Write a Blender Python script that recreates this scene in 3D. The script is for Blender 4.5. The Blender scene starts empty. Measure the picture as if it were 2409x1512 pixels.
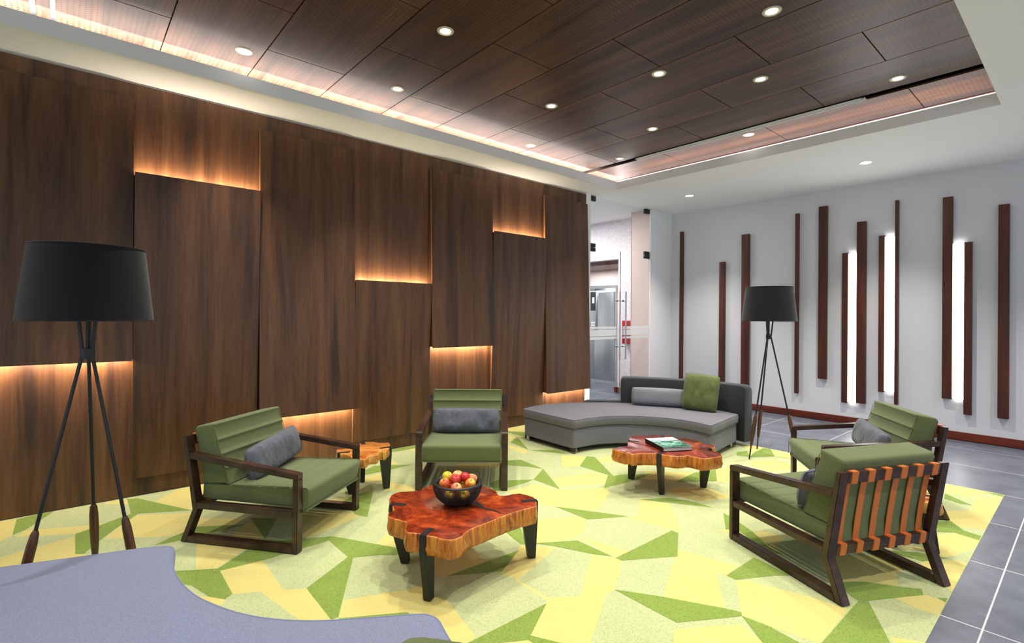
import bpy, bmesh, math, random
from mathutils import Vector, Matrix, noise
from mathutils.geometry import tessellate_polygon
random.seed(7)
S = bpy.context.scene
COL = S.collection
PI = math.pi

# ---------------------------------------------------------------- camera
cam_d = bpy.data.cameras.new('camera'); cam = bpy.data.objects.new('camera', cam_d); COL.objects.link(cam)
YAW, PITCH, ROLL, FPX = 0.8556318, 0.0033513, 0.0084967, 1198.84
cam_d.sensor_fit = 'HORIZONTAL'; cam_d.sensor_width = 36.0
cam_d.lens = FPX / 2409 * 36.0
cam_d.shift_x = 0.0
cam_d.shift_y = -20.107 / 2409
cam_d.clip_start = 0.05; cam_d.clip_end = 100
f = Vector((-math.sin(YAW) * math.cos(PITCH), math.cos(YAW) * math.cos(PITCH), math.sin(PITCH)))
r = Vector((math.cos(YAW), math.sin(YAW), 0)); u = r.cross(f)
r2 = r * math.cos(ROLL) + u * math.sin(ROLL); u2 = u * math.cos(ROLL) - r * math.sin(ROLL)
M = Matrix.Identity(4)
for i in range(3):
    M[i][0] = r2[i]; M[i][1] = u2[i]; M[i][2] = -f[i]
M[2][3] = 1.4
cam.matrix_world = M
S.camera = cam

# ---------------------------------------------------------------- world, view
W = bpy.data.worlds.new('world'); S.world = W; W.use_nodes = True
bg = W.node_tree.nodes['Background']
bg.inputs[0].default_value = (0.80, 0.88, 1.0, 1); bg.inputs[1].default_value = 0.78
S.view_settings.view_transform = 'Standard'; S.view_settings.look = 'None'
S.view_settings.gamma = 1.0; S.view_settings.exposure = 0.20
S.view_settings.use_curve_mapping = False

SPOT_W = 118.0        # downlight power
LED_W = 11.5          # amber strip behind each wall panel
COVE_W = 5.0        # cove strip power per metre

def area_lamp(name, loc, rot, sx, sy, power, color, spread=PI):
    l = bpy.data.lights.new(name, 'AREA'); l.shape = 'RECTANGLE'; l.size = sx; l.size_y = sy
    l.energy = power; l.color = color; l.spread = spread
    o = bpy.data.objects.new(name, l); COL.objects.link(o); o.location = loc; o.rotation_euler = rot
    return o
def spot_lamp(name, loc, power, size=100, blend=1.0, color=(1.0, 0.94, 0.87), radius=0.02):
    l = bpy.data.lights.new(name, 'SPOT'); l.energy = power; l.spot_size = math.radians(size); l.spot_blend = blend
    l.color = color; l.shadow_soft_size = radius
    o = bpy.data.objects.new(name, l); COL.objects.link(o); o.location = loc
    return o

# ---------------------------------------------------------------- helpers
def srgb(r_, g_, b_):
    def c(v):
        v /= 255.0
        return v / 12.92 if v <= 0.04045 else ((v + 0.055) / 1.055) ** 2.4
    return (c(r_), c(g_), c(b_), 1.0)

class NT:
    def __init__(s, name):
        s.m = bpy.data.materials.new(name); s.m.use_nodes = True
        s.t = s.m.node_tree; s.n = s.t.nodes; s.l = s.t.links
        s.b = s.n['Principled BSDF']
    def add(s, typ, **kw):
        nd = s.n.new(typ)
        for k, v in kw.items():
            if k.startswith('i_'):
                key = k[2:]; key = int(key) if key.isdigit() else key
                nd.inputs[key].default_value = v
            else: setattr(nd, k, v)
        return nd
    def link(s, a, b): s.l.new(a, b)
    def math(s, op, a, b=None, c=None):
        nd = s.n.new('ShaderNodeMath'); nd.operation = op
        for i, v in enumerate((a, b, c)):
            if v is None: continue
            if isinstance(v, (int, float)): nd.inputs[i].default_value = v
            else: s.l.new(v, nd.inputs[i])
        return nd.outputs[0]
    def coord(s, out='Object', scale=(1, 1, 1), rand=0.0):
        tc = s.add('ShaderNodeTexCoord'); mp = s.add('ShaderNodeMapping')
        mp.inputs['Scale'].default_value = scale
        s.link(tc.outputs[out], mp.inputs['Vector'])
        if rand:
            oi = s.add('ShaderNodeObjectInfo'); cx = s.add('ShaderNodeCombineXYZ')
            v = s.math('MULTIPLY', oi.outputs['Random'], rand)
            for i in range(3): s.link(v, cx.inputs[i])
            s.link(cx.outputs[0], mp.inputs['Location'])
        return mp.outputs[0]
    def noise(s, vec, scale, detail=4, rough=0.55, dist=0.0):
        nd = s.add('ShaderNodeTexNoise'); nd.inputs['Scale'].default_value = scale
        nd.inputs['Detail'].default_value = detail; nd.inputs['Roughness'].default_value = rough
        nd.inputs['Distortion'].default_value = dist
        s.link(vec, nd.inputs['Vector']); return nd.outputs[0]
    def ramp(s, fac, stops):
        nd = s.add('ShaderNodeValToRGB'); e = nd.color_ramp.elements
        while len(e) < len(stops): e.new(0.5)
        for i, (p, c) in enumerate(stops): e[i].position = p; e[i].color = c
        s.link(fac, nd.inputs[0]); return nd.outputs[0]
    def mix(s, fac, a, b, typ='MIX'):
        nd = s.add('ShaderNodeMix', data_type='RGBA', blend_type=typ)
        for sock, v in ((nd.inputs[0], fac), (nd.inputs[6], a), (nd.inputs[7], b)):
            if isinstance(v, (int, float)): sock.default_value = v
            elif isinstance(v, tuple): sock.default_value = v
            else: s.link(v, sock)
        return nd.outputs[2]
    def bump(s, h, strength=0.3, dist=0.002):
        nd = s.add('ShaderNodeBump'); nd.inputs['Strength'].default_value = strength
        nd.inputs['Distance'].default_value = dist
        s.link(h, nd.inputs['Height']); s.link(nd.outputs[0], s.b.inputs['Normal'])
    def col(s, v):
        if isinstance(v, tuple): s.b.inputs['Base Color'].default_value = v
        else: s.link(v, s.b.inputs['Base Color'])
    def set(s, rough=None, metal=None, spec=None, **kw):
        if rough is not None: s.b.inputs['Roughness'].default_value = rough
        if metal is not None: s.b.inputs['Metallic'].default_value = metal
        if spec is not None: s.b.inputs['Specular IOR Level'].default_value = spec
        for k, v in kw.items(): s.b.inputs[k].default_value = v

def plain(name, c, rough=0.5, metal=0.0, spec=0.5):
    n = NT(name); n.col(c); n.set(rough, metal, spec)
    nz = n.noise(n.coord(), 60, 2); n.bump(nz, 0.05, 0.001)
    return n.m

def wood(name, dark, mid, light, stretch, scale=1.0, rough=0.38, rand=9.0, fine=1.0, spec=0.5):
    """stretch = per-axis scale; the small entry is the grain direction"""
    n = NT(name); v = n.coord('Object', stretch, rand)
    a = n.noise(v, 1.1 * scale, 5, 0.55, 0.6)
    b = n.noise(v, 9.0 * scale, 6, 0.65, 0.3)
    c = n.noise(v, 60.0 * scale, 3, 0.6)
    base = n.ramp(a, [(0.30, dark), (0.5, mid), (0.72, light)])
    det = n.ramp(b, [(0.30, (0.55, 0.50, 0.46, 1)), (0.6, (1.1, 1.1, 1.1, 1))])
    m1 = n.mix(0.75, base, det, 'MULTIPLY')
    fin = n.ramp(c, [(0.35, (0.75, 0.72, 0.7, 1)), (0.65, (1.08, 1.08, 1.08, 1))])
    m2 = n.mix(0.5 * fine, m1, fin, 'MULTIPLY')
    n.col(m2); n.set(rough, 0, spec); n.bump(c, 0.08, 0.001)
    return n.m

def fabric(name, c1, c2, scale=900, rough=0.9, bump=0.25, blotch=None):
    n = NT(name); v = n.coord('Object', (1, 1, 1), 3.0)
    a = n.noise(v, scale, 2, 0.7)
    x = n.ramp(a, [(0.35, c1), (0.65, c2)])
    if blotch:
        b = n.noise(v, blotch, 4, 0.6)
        x = n.mix(0.8, x, n.ramp(b, [(0.3, (0.72, 0.72, 0.74, 1)), (0.7, (1.15, 1.15, 1.15, 1))]), 'MULTIPLY')
    n.col(x); n.set(rough, 0, 0.25, **{'Sheen Weight': 0.15, 'Sheen Roughness': 0.5})
    if blotch:
        w = n.noise(n.coord('Object', (1.0, 1.0, 0.35), 3.0), 22, 3, 0.55, 1.6)
        n.bump(n.math('ADD', n.math('MULTIPLY', w, 1.0), n.math('MULTIPLY', a, 0.05)), 0.9, 0.012)
    else: n.bump(a, bump, 0.0006)
    return n.m

def emis(name, c, strength):
    n = NT(name); n.col((0, 0, 0, 1)); n.b.inputs['Emission Color'].default_value = c
    n.b.inputs['Emission Strength'].default_value = strength
    return n.m

class MB:
    """collects geometry (with a material index per face) for one mesh object"""
    def __init__(s): s.v = []; s.f = []; s.mi = []; s.uv = None
    def add(s, vs, fs, mi=0, mat=None):
        o = len(s.v)
        for p in vs:
            p = Vector(p)
            s.v.append(tuple(mat @ p) if mat else tuple(p))
        for q in fs: s.f.append([i + o for i in q]); s.mi.append(mi)
        return s
    def bm(s, b, mi=0, mat=None):
        b.verts.index_update()
        s.add([v.co.copy() for v in b.verts], [[v.index for v in q.verts] for q in b.faces], mi, mat); b.free(); return s
    def box(s, x0, x1, y0, y1, z0, z1, bev=0.0, mi=0, mat=None, seg=2):
        b = bmesh.new(); bmesh.ops.create_cube(b, size=1)
        for v in b.verts:
            v.co = Vector(((x0 + x1) / 2 + v.co.x * (x1 - x0), (y0 + y1) / 2 + v.co.y * (y1 - y0), (z0 + z1) / 2 + v.co.z * (z1 - z0)))
        if bev: bmesh.ops.bevel(b, geom=list(b.edges), offset=bev, segments=seg, affect='EDGES', profile=0.5)
        return s.bm(b, mi, mat)
    def hexa(s, bot, top, bev=0.0, mi=0, mat=None):
        b = bmesh.new(); vs = [b.verts.new(p) for p in list(bot) + list(top)]
        for q in ((3, 2, 1, 0), (4, 5, 6, 7), (0, 1, 5, 4), (1, 2, 6, 5), (2, 3, 7, 6), (3, 0, 4, 7)): b.faces.new([vs[i] for i in q])
        bmesh.ops.recalc_face_normals(b, faces=b.faces)
        if bev: bmesh.ops.bevel(b, geom=list(b.edges), offset=bev, segments=2, affect='EDGES')
        return s.bm(b, mi, mat)
    def prism(s, poly, a, b_, axis='x', bev=0.0, mi=0, mat=None):
        """poly in the plane across axis: x -> (y,z), y -> (x,z), z -> (x,y)"""
        def P(p, t):
            return {'x': (t, p[0], p[1]), 'y': (p[0], t, p[1]), 'z': (p[0], p[1], t)}[axis]
        b = bmesh.new(); n = len(poly)
        A = [b.verts.new(P(p, a)) for p in poly]; B = [b.verts.new(P(p, b_)) for p in poly]
        b.faces.new(A); b.faces.new(B[::-1])
        for i in range(n): b.faces.new([A[i], B[i], B[(i + 1) % n], A[(i + 1) % n]])
        bmesh.ops.recalc_face_normals(b, faces=b.faces)
        if bev: bmesh.ops.bevel(b, geom=list(b.edges), offset=bev, segments=2, affect='EDGES')
        return s.bm(b, mi, mat)
    def loft(s, poly, stations, axis='z', mi=0, cap_mi=None, mat=None, close=True):
        """poly 2D, stations (t, inset): rounded slab/cushion"""
        def P(p, t):
            return {'x': (t, p[0], p[1]), 'y': (p[0], t, p[1]), 'z': (p[0], p[1], t)}[axis]
        n = len(poly); ar = sum(poly[i][0] * poly[(i + 1) % n][1] - poly[(i + 1) % n][0] * poly[i][1] for i in range(n))
        if ar < 0: poly = poly[::-1]
        nor = []
        for i in range(n):
            a, c = Vector(poly[i - 1]), Vector(poly[(i + 1) % n]); d = (c - a)
            d = d.normalized() if d.length > 1e-9 else Vector((1, 0)); nor.append(Vector((-d.y, d.x)))   # inward for CCW
        vs = []; 
        for t, ins in stations:
            for i in range(n):
                p = Vector(poly[i]) + nor[i] * ins; vs.append(P(p, t))
        fs = []; ms = []
        for k in range(len(stations) - 1):
            for i in range(n):
                j = (i + 1) % n; q = [k * n + i, k * n + j, (k + 1) * n + j, (k + 1) * n + i]
                fs.append(q if axis != 'y' else q[::-1])
        o = len(s.v); s.add(vs, fs, mi, mat)
        cm = mi if cap_mi is None else cap_mi
        for k, m_, rev in ((0, mi, axis != 'y'), (len(stations) - 1, cm, axis == 'y')):
            P2 = []
            for i in range(n): q = Vector(poly[i]) + nor[i] * stations[k][1]; P2.append(Vector((q.x, q.y, 0)))
            for t3 in tessellate_polygon([P2]):
                a, b, c = t3
                cr = (P2[b] - P2[a]).cross(P2[c] - P2[a]).z
                if abs(cr) < 1e-12: continue
                t3 = [a, b, c] if cr > 0 else [a, c, b]
                if rev: t3 = t3[::-1]
                s.f.append([o + k * n + i for i in t3]); s.mi.append(m_)
        return s
    def tube(s, pts, rad, n=12, mi=0, mat=None, closed=False):
        pts = [Vector(p) for p in pts]; m = len(pts)
        rs = rad if isinstance(rad, (list, tuple)) else [rad] * m
        vs = []; up = None
        for i, p in enumerate(pts):
            a = pts[i - 1] if (i > 0 or closed) else pts[i]; c = pts[(i + 1) % m] if (i < m - 1 or closed) else pts[i]
            d = (c - a).normalized()
            if up is None:
                up = Vector((0, 0, 1)) if abs(d.z) < 0.9 else Vector((1, 0, 0))
            x = d.cross(up).normalized(); y = x.cross(d).normalized(); up = y
            for k in range(n):
                t = 2 * PI * k / n; vs.append(p + x * rs[i] * math.cos(t) + y * rs[i] * math.sin(t))
        fs = []
        for i in range(m if closed else m - 1):
            for k in range(n):
                j = (i + 1) % m; fs.append([i * n + k, i * n + (k + 1) % n, j * n + (k + 1) % n, j * n + k])
        if not closed: fs += [list(range(n))[::-1], [(m - 1) * n + k for k in range(n)]]
        return s.add(vs, fs, mi, mat)
    def lathe(s, prof, n=48, mi=0, mat=None, caps=False):
        vs = []
        for (r_, z) in prof:
            for k in range(n): vs.append((r_ * math.cos(2 * PI * k / n), r_ * math.sin(2 * PI * k / n), z))
        fs = []
        for i in range(len(prof) - 1):
            for k in range(n): fs.append([i * n + k, i * n + (k + 1) % n, (i + 1) * n + (k + 1) % n, (i + 1) * n + k])
        if caps: fs += [list(range(n))[::-1], [(len(prof) - 1) * n + k for k in range(n)]]
        return s.add(vs, fs, mi, mat)
    def build(s, name, mats, parent=None, smooth=40, uv=None, fix=False):
        me = bpy.data.meshes.new(name); me.from_pydata(s.v, [], s.f)
        if not isinstance(mats, (list, tuple)): mats = [mats]
        for m in mats: me.materials.append(m)
        for p, i in zip(me.polygons, s.mi): p.material_index = i
        if uv:
            ul = me.uv_layers.new(name='UVMap'); k = 0
            for fi, q in enumerate(s.f):
                for c in range(len(q)): ul.data[k].uv = uv[fi][c]; k += 1
        if fix:
            b = bmesh.new(); b.from_mesh(me); bmesh.ops.recalc_face_normals(b, faces=b.faces); b.to_mesh(me); b.free()
        if smooth:
            me.shade_smooth(); me.set_sharp_from_angle(angle=math.radians(smooth))
        me.validate(); me.update()
        o = bpy.data.objects.new(name, me); COL.objects.link(o)
        if parent: o.parent = parent
        return o

def tag(o, label=None, cat=None, group=None, kind=None):
    if label: o['label'] = label
    if cat: o['category'] = cat
    if group: o['group'] = group
    if kind: o['kind'] = kind
    return o
def thing(name, label, cat, loc=(0, 0, 0), rz=0.0, group=None):
    o = bpy.data.objects.new(name, None); COL.objects.link(o); o.location = loc; o.rotation_euler = (0, 0, rz)
    o.empty_display_size = 0.1
    return tag(o, label, cat, group)
def dup(root, loc, rz, label=None):
    rcp = root.copy(); COL.objects.link(rcp); rcp.location = loc; rcp.rotation_euler = (0, 0, rz)
    if label: rcp['label'] = label
    for ch in [o for o in bpy.data.objects if o.parent is root]:
        c = ch.copy(); COL.objects.link(c); c.parent = rcp
        for g in [o for o in bpy.data.objects if o.parent is ch]:
            d = g.copy(); COL.objects.link(d); d.parent = c
    return rcp
def struct(name, mb, mats, parent=None, smooth=30, **kw):
    o = mb.build(name, mats, parent, smooth, **kw)
    if not parent: o['kind'] = 'structure'
    return o
def catmull(pts, k=4, closed=True):
    n = len(pts); out = []
    rng = range(n) if closed else range(n - 1)
    for i in rng:
        g = (lambda j: Vector(pts[j % n])) if closed else (lambda j: Vector(pts[max(0, min(n - 1, j))]))
        p0, p1, p2, p3 = g(i - 1), g(i), g(i + 1), g(i + 2)
        for q in range(k):
            t = q / k
            out.append(0.5 * ((2 * p1) + (p2 - p0) * t + (2 * p0 - 5 * p1 + 4 * p2 - p3) * t * t + (3 * p1 - p0 - 3 * p2 + p3) * t ** 3))
    if not closed: out.append(Vector(pts[-1]))
    return [tuple(p) for p in out]
def round_poly(pts, rad, seg=5):
    out = []; n = len(pts)
    for i in range(n):
        rr = rad[i] if isinstance(rad, (list, tuple)) else rad
        p = Vector(pts[i]); a = Vector(pts[i - 1]) - p; c = Vector(pts[(i + 1) % n]) - p
        if rr <= 0: out.append(tuple(p)); continue
        ang = a.angle(c); d = min(rr / math.tan(ang / 2), a.length * 0.48, c.length * 0.48)
        A = p + a.normalized() * d; B = p + c.normalized() * d
        for k in range(seg + 1):
            t = k / seg; out.append(tuple((1 - t) ** 2 * A + 2 * t * (1 - t) * p + t * t * B))
    return out

# ---------------------------------------------------------------- materials
M_WALLWOOD = wood('walnut_panel', srgb(54, 33, 20), srgb(92, 60, 36), srgb(112, 76, 46), (7, 7, 0.35), 1.0, 0.42)
M_BASEWOOD = wood('walnut_backing', srgb(54, 33, 20), srgb(94, 61, 36), srgb(114, 78, 47), (7, 7, 0.35), 1.0, 0.42)
M_BATTEN = wood('batten_wood', srgb(62, 27, 16), srgb(84, 38, 24), srgb(100, 50, 32), (14, 14, 0.8), 1.0, 0.45)
M_BASEBOARD = wood('baseboard_wood', srgb(74, 24, 12), srgb(108, 40, 20), srgb(134, 56, 30), (0.8, 14, 14), 1.0, 0.4)
M_FRAME = wood('chair_wood', srgb(38, 24, 18), srgb(58, 38, 28), srgb(78, 54, 38), (10, 10, 10), 1.0, 0.32)
M_LAMPWOOD = wood('lamp_wood', srgb(58, 35, 21), srgb(86, 54, 32), srgb(106, 68, 42), (20, 20, 1.5), 1.0, 0.35)
M_WHITE = plain('white_plaster', srgb(244, 244, 246), 0.85)
M_EDGE = plain('edge_banding', srgb(146, 98, 66), 0.5)
M_GREYWALL = plain('pale_grey_paint', srgb(214, 215, 220), 0.8)
M_FASCIA = plain('fascia_paint', srgb(190, 188, 184), 0.8)
M_BLACK = plain('black_metal', srgb(22, 22, 24), 0.45)
M_DARK = plain('dark_void', srgb(14, 12, 11), 0.9)
M_STEEL = plain('brushed_steel', srgb(190, 192, 195), 0.28, 1.0)
M_SHADE = fabric('black_shade_fabric', srgb(13, 13, 15), srgb(27, 27, 30), 700, 0.95, 0.3)
M_LINER = plain('shade_liner', srgb(225, 222, 212), 0.7)
M_GREEN = fabric('olive_green_upholstery', srgb(84, 94, 57), srgb(106, 116, 74), 900, 0.9, 0.2)
M_GREENP = fabric('moss_green_cushion', srgb(80, 92, 50), srgb(102, 114, 64), 900, 0.9, 0.2, blotch=6)
M_PILLOW = fabric('charcoal_grey_cushion', srgb(76, 80, 88), srgb(104, 108, 116), 800, 0.9, 0.25, blotch=14)
M_PILLOW2 = fabric('light_grey_cushion', srgb(96, 98, 104), srgb(140, 142, 148), 500, 0.9, 0.3)
M_SOFA = fabric('grey_wool_upholstery', srgb(88, 88, 95), srgb(118, 118, 126), 420, 0.92, 0.3)
M_SOFA2 = fabric('tinted_grey_wool_upholstery', srgb(100, 107, 130), srgb(136, 143, 168), 420, 0.92, 0.3)  # grey sofa wool; blue tint of cool light put partly into its colour
M_SOFABACK = fabric('charcoal_leather', srgb(38, 40, 46), srgb(52, 54, 60), 300, 0.6, 0.15)
M_STRAP = plain('tan_leather', srgb(196, 108, 46), 0.5)
M_GLOW = emis('light_bar_glow', (1.0, 0.97, 0.93, 1), 11.0)
M_LED = emis('amber_led', (1.0, 0.55, 0.2, 1), 6.0)
M_LENS = emis('downlight_lens', (1.0, 0.96, 0.88, 1), 14.0)
n = NT('downlight_trim'); n.col(srgb(214, 208, 176)); n.set(0.4, 0.0, 0.5)
n.b.inputs['Emission Color'].default_value = (1, 0.93, 0.7, 1); n.b.inputs['Emission Strength'].default_value = 0.0
M_TRIMRING = n.m

# slate tiles with pale grout on a 0.84 m grid
def tiles(name, ox, oy, per, c1, c2, grout):
    n = NT(name); tc = n.add('ShaderNodeTexCoord'); sp = n.add('ShaderNodeSeparateXYZ'); n.link(tc.outputs['Object'], sp.inputs[0])
    m = None; ids = []
    for i, off in ((0, ox), (1, oy)):
        v = n.math('DIVIDE', n.math('SUBTRACT', sp.outputs[i], off), per)
        fr = n.math('FRACT', v); ids.append(n.math('FLOOR', v))
        d = n.math('MINIMUM', fr, n.math('SUBTRACT', 1.0, fr))
        g = n.math('LESS_THAN', d, 0.0042)
        m = g if m is None else n.math('MAXIMUM', m, g)
    v = n.coord()
    a = n.noise(v, 3.5, 6, 0.65, 0.4); b = n.noise(v, 45, 4, 0.7)
    base = n.ramp(a, [(0.3, c1), (0.7, c2)])
    sp2 = n.ramp(b, [(0.3, (0.82, 0.82, 0.84, 1)), (0.7, (1.15, 1.15, 1.15, 1))])
    x = n.mix(0.8, base, sp2, 'MULTIPLY')
    idv = n.math('FRACT', n.math('MULTIPLY', n.math('ADD', n.math('MULTIPLY', ids[0], 3.17), n.math('MULTIPLY', ids[1], 7.31)), 0.618))
    x = n.mix(n.math('MULTIPLY', idv, 0.12), x, srgb(120, 124, 132))
    n.col(n.mix(m, x, grout)); n.set(0.38, 0, 0.5); n.bump(b, 0.12, 0.002)
    return n.m
M_TILE = tiles('slate_tile', -0.340, 5.645, 0.8385, srgb(76, 80, 91), srgb(104, 108, 120), srgb(196, 196, 198))

def carpet_mat(name, c, sp):
    n = NT(name); v = n.coord(); a = n.noise(v, 160, 3, 0.8); b = n.noise(v, 3, 3, 0.5)
    x = n.ramp(a, [(0.34, sp), (0.50, c)])
    x = n.mix(0.5, x, n.ramp(b, [(0.3, (0.9, 0.9, 0.9, 1)), (0.7, (1.05, 1.05, 1.05, 1))]), 'MULTIPLY')
    n.col(x); n.set(0.95, 0, 0.15, **{'Sheen Weight': 0.1}); n.bump(a, 0.5, 0.003)
    return n.m
M_C_SAGE = carpet_mat('carpet_sage', srgb(184, 192, 140), srgb(146, 158, 104))
M_C_YEL = carpet_mat('carpet_yellow', srgb(209, 197, 122), srgb(198, 184, 92))
M_C_GRN = carpet_mat('carpet_green', srgb(132, 155, 68), srgb(96, 118, 44))

# perforated walnut ceiling panels: dots follow each panel's own UV (metres)
def perforated():
    n = NT('perforated_walnut'); v = n.coord('Object', (0.35, 7, 7), 0.0)
    uvn = n.add('ShaderNodeUVMap'); sp = n.add('ShaderNodeSeparateXYZ'); n.link(uvn.outputs[0], sp.inputs[0])
    gx = n.math('SUBTRACT', n.math('FRACT', n.math('DIVIDE', sp.outputs[0], 0.0305)), 0.5)
    gy = n.math('SUBTRACT', n.math('FRACT', n.math('DIVIDE', sp.outputs[1], 0.0303)), 0.5)
    d = n.math('SQRT', n.math('ADD', n.math('MULTIPLY', gx, gx), n.math('MULTIPLY', gy, gy)))
    dot = n.math('LESS_THAN', d, 0.19)
    inside = n.math('MULTIPLY', n.math('GREATER_THAN', sp.outputs[0], 0.029), n.math('MULTIPLY', n.math('LESS_THAN', sp.outputs[0], 1.191),
             n.math('MULTIPLY', n.math('GREATER_THAN', sp.outputs[1], 0.029), n.math('LESS_THAN', sp.outputs[1], 0.577))))
    dot = n.math('MULTIPLY', dot, inside)
    oi = n.add('ShaderNodeVertexColor') if False else None
    a = n.noise(v, 1.1, 5, 0.55, 0.6); b = n.noise(v, 8, 6, 0.65, 0.3)
    base = n.ramp(a, [(0.3, srgb(50, 33, 23)), (0.5, srgb(80, 53, 39)), (0.72, srgb(102, 70, 51))])
    det = n.ramp(b, [(0.3, (0.6, 0.56, 0.52, 1)), (0.6, (1.1, 1.1, 1.1, 1))])
    x = n.mix(0.75, base, det, 'MULTIPLY')
    n.col(n.mix(dot, x, srgb(18, 10, 8))); n.set(0.4, 0, 0.4)
    return n.m
M_PERF = perforated()

def burl(name, cs, dark):
    n = NT(name); v = n.coord('Object', (1, 1, 1), 5.0)
    a = n.noise(v, 3.2, 7, 0.62, 2.2); b = n.noise(v, 16, 6, 0.7, 1.2)
    x = n.ramp(a, [(0.28, dark), (0.42, cs[0]), (0.55, cs[1]), (0.72, cs[2])])
    x = n.mix(0.7, x, n.ramp(b, [(0.3, (0.5, 0.42, 0.4, 1)), (0.6, (1.15, 1.15, 1.1, 1))]), 'MULTIPLY')
    n.col(x); n.set(0.22, 0, 0.5, **{'Coat Weight': 0.3, 'Coat Roughness': 0.12}); n.bump(b, 0.08, 0.002)
    return n.m
def bark(name, c1, c2, c3):
    n = NT(name); v = n.coord('Object', (38, 38, 6), 5.0)
    a = n.noise(v, 1.0, 6, 0.7, 0.8)
    x = n.ramp(a, [(0.3, c1), (0.45, c2), (0.65, c3)])
    n.col(x); n.set(0.35, 0, 0.5, **{'Coat Weight': 0.2}); n.bump(a, 0.6, 0.006)
    return n.m
M_BURL = burl('red_burl', (srgb(104, 32, 13), srgb(150, 54, 22), srgb(198, 96, 38)), srgb(48, 14, 8))
M_BURL2 = burl('amber_burl', (srgb(176, 96, 38), srgb(208, 132, 62), srgb(226, 160, 88)), srgb(110, 56, 22))
M_BARK = bark('amber_bark', srgb(64, 30, 10), srgb(176, 92, 22), srgb(216, 144, 50))
M_BARK2 = bark('pale_bark', srgb(110, 64, 26), srgb(196, 132, 56), srgb(226, 176, 96))

def glass():
    m = bpy.data.materials.new('clear_glass'); m.use_nodes = True; t = m.node_tree; t.nodes.clear()
    o = t.nodes.new('ShaderNodeOutputMaterial'); mx = t.nodes.new('ShaderNodeMixShader'); tr = t.nodes.new('ShaderNodeBsdfTransparent')
    gl = t.nodes.new('ShaderNodeBsdfGlossy'); gl.inputs['Roughness'].default_value = 0.02
    tr.inputs[0].default_value = (0.93, 0.96, 0.95, 1)
    mx.inputs[0].default_value = 0.045
    t.links.new(tr.outputs[0], mx.inputs[1]); t.links.new(gl.outputs[0], mx.inputs[2])
    t.links.new(mx.outputs[0], o.inputs[0]); return m
M_GLASS = glass()
def frost():
    m = bpy.data.materials.new('frosted_band'); m.use_nodes = True; t = m.node_tree; t.nodes.clear()
    o = t.nodes.new('ShaderNodeOutputMaterial'); mx = t.nodes.new('ShaderNodeMixShader'); tr = t.nodes.new('ShaderNodeBsdfTransparent')
    df = t.nodes.new('ShaderNodeBsdfDiffuse'); df.inputs[0].default_value = (0.85, 0.87, 0.88, 1); mx.inputs[0].default_value = 0.6
    t.links.new(tr.outputs[0], mx.inputs[1]); t.links.new(df.outputs[0], mx.inputs[2]); t.links.new(mx.outputs[0], o.inputs[0]); return m
M_FROST = frost()
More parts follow.
